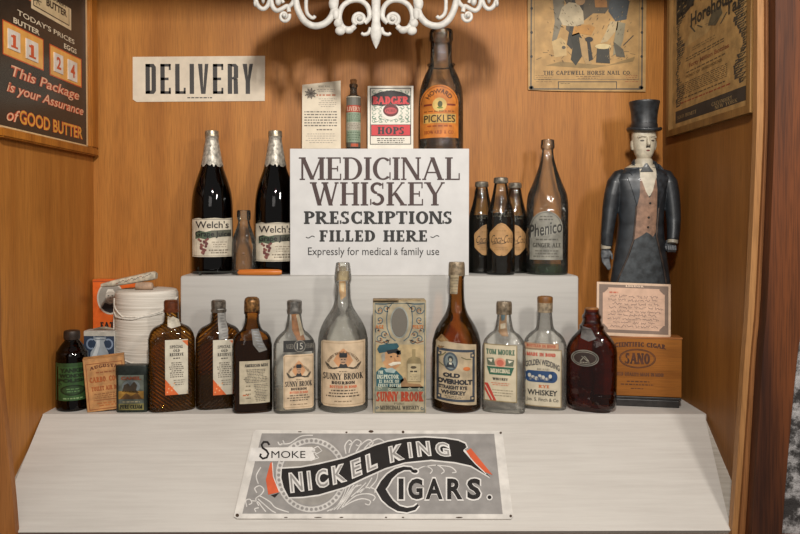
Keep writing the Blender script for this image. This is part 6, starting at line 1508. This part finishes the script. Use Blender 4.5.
for k in range(5): sw([(327+k*3.4, 512.5-k*.6), (337+k*3, 507-k*2.4), (343.5+k*2.8, 497-k*2), (347+k*3.6, 486+k*.0)], .9)
for k in range(3): sw([(351+k*9, 498-k*4), (358+k*9, 492-k*5), (366+k*6, 484-k*5)], 1.0)
sw([(340, 510), (352, 503), (362, 500), (370, 502), (369, 506), (365, 505)]); sw([(345, 506), (356, 497), (368, 495), (375, 498), (373, 502)]); sw([(357, 494), (366, 489), (374, 490), (375, 494)])
sw([(415, 472), (425, 467.5), (432, 471), (430, 475)]); sw([(424, 468), (437, 466.5), (444, 472), (441, 475)]); sw([(436, 466.5), (450, 468), (456, 473), (452, 474)])
# ribbon
top = [(282, 470), (300, 469), (319, 465.6), (345, 459.5), (360, 453.4), (375, 447), (388, 443), (405, 440), (425, 438.8), (445, 440), (458, 442), (465, 445), (466.5, 448.5), (463, 451.5)]
bot = [(490, 478.5), (471, 467), (455, 463.4), (431, 461), (405, 463.6), (385, 469.5), (365, 478.5), (345, 488.2), (319, 495.8), (303, 498), (289, 498.5), (284, 489), (281.5, 479)]
def ribbon(g, col, l):
    n_ = len(top+bot); pts = top+[(478, 466)]+bot
    ccx, ccy = 375, 467
    if g:
        out_ = []
        m = len(pts)
        for i in range(m):
            ax, ay = pts[i-1]; bx2, by2 = pts[(i+1) % m]; dx, dy = bx2-ax, by2-ay; L_ = math.hypot(dx, dy) or 1
            out_.append((pts[i][0]+dy/L_*g, pts[i][1]-dx/L_*g))
        pts = out_
    c.poly(pts, col, l)
ribbon(1.5, '#d6d2cc', 4); ribbon(0, BK, 5)
c.poly([(466, 452.5), (470.5, 449.5), (492.5, 476.5), (484, 473), (475, 465)], ORG, 6); c.line([(463.5, 452), (475, 465), (486, 475.5)], 1, '#d6d2cc', 7)
c.poly([(270.5, 464), (272.5, 463.5), (273.5, 478), (279.5, 493.5), (268.5, 496), (266, 481)], ORG, 6); c.line([(272.5, 464), (273.5, 478), (279.5, 493)], .9, '#d6d2cc', 7); c.poly([(271, 496.5), (279.5, 494), (275, 499)], BK, 5)
mid = [(288, 484.6), (300, 483.2), (319, 480.6), (345, 473.8), (360, 467.8), (375, 461.6), (388, 456.6), (405, 452.2), (420, 450.2), (431, 449.8), (445, 450.8), (455, 452.5)]
def ymid(x):
    for (xa, ya), (xb, yb) in zip(mid, mid[1:]):
        if xa <= x <= xb: return ya+(yb-ya)*(x-xa)/(xb-xa)
    return mid[0][1] if x < 288 else mid[-1][1]
def rw_(x, y):
    sc2 = 1.0-(x-290)/160*.30; return x+y*.10, ymid(x)+y*sc2
def bt(ch, x0, x1):
    c.text(ch, x0, -10.2, x1, 10.2, '#d9d5cf', 7, 'sans', .075, warp=rw_); c.text(ch, x0+1.3, -9, x1-1.3, 9, '#8f8b87', 8, 'sans', .0, warp=rw_)
for ch, x0, x1 in (('N', 289.5, 303.5), ('I', 307.5, 311.5), ('C', 315.5, 328.5), ('K', 332, 346.5), ('E', 351, 361.5), ('L', 366, 377), ('K', 389, 404), ('I', 408, 412), ('N', 416.5, 430.5), ('G', 435, 450)): bt(ch, x0, x1)
# CIGARS.
for (g, col, l) in ((1.5, '#d9d5cf', 9), (0, BK, 10)):
    big = [(414, 473.5), (410.5, 470.2), (404, 469.8), (396.5, 472.5), (389.5, 478), (384.5, 485), (380.8, 491), (385.5, 499), (391, 505), (398.5, 510), (407, 511.6), (414.5, 509.8), (418, 506.2)]
    w = [2.4, 3, 3.6, 5, 6.6, 8.4, 9.6, 8.6, 7, 5.6, 4.6, 3.6, 2.2]
    V = []; Fc = []
    for i, (x, y) in enumerate(big):
        ax, ay = big[max(i-1, 0)]; bx2, by2 = big[min(i+1, len(big)-1)]; dx, dy = bx2-ax, by2-ay; L_ = math.hypot(dx, dy); h = w[i]/2+g
        V += [(x-dy/L_*h, y+dx/L_*h), (x+dy/L_*h, y-dx/L_*h)]
    for i in range(len(big)-1): Fc.append((2*i, 2*i+2, 2*i+3, 2*i+1))
    c.add(V, Fc, col, l)
    c.ell(415, 472.8, 2.6+g, 1.8+g, col, l, 14)
    for ch, x0, x1 in (('I', 398.5, 403.5), ('G', 408, 422.5), ('A', 425.5, 442.5), ('R', 447, 462.5), ('S', 467, 480.5)):
        c.text(ch, x0-g, 480-g, x1+g, 500.8+g, col, l, 'sans', .035+g*.012)
    c.ell(489.3, 498.8, 2+g*.8, 2+g*.8, col, l, 14)
c.build('printed_face', smap, r, [(TLx+3, 431), (TRx-2, 432), (TRx, 434.5), (BRx, 517.5), (BRx-2, 520), (BLx+3, 519.6), (BLx, 517.5), (TLx+.5, 434)], .0028, '#d3cec6', mott=.1, rough=.35, dz=.00012)
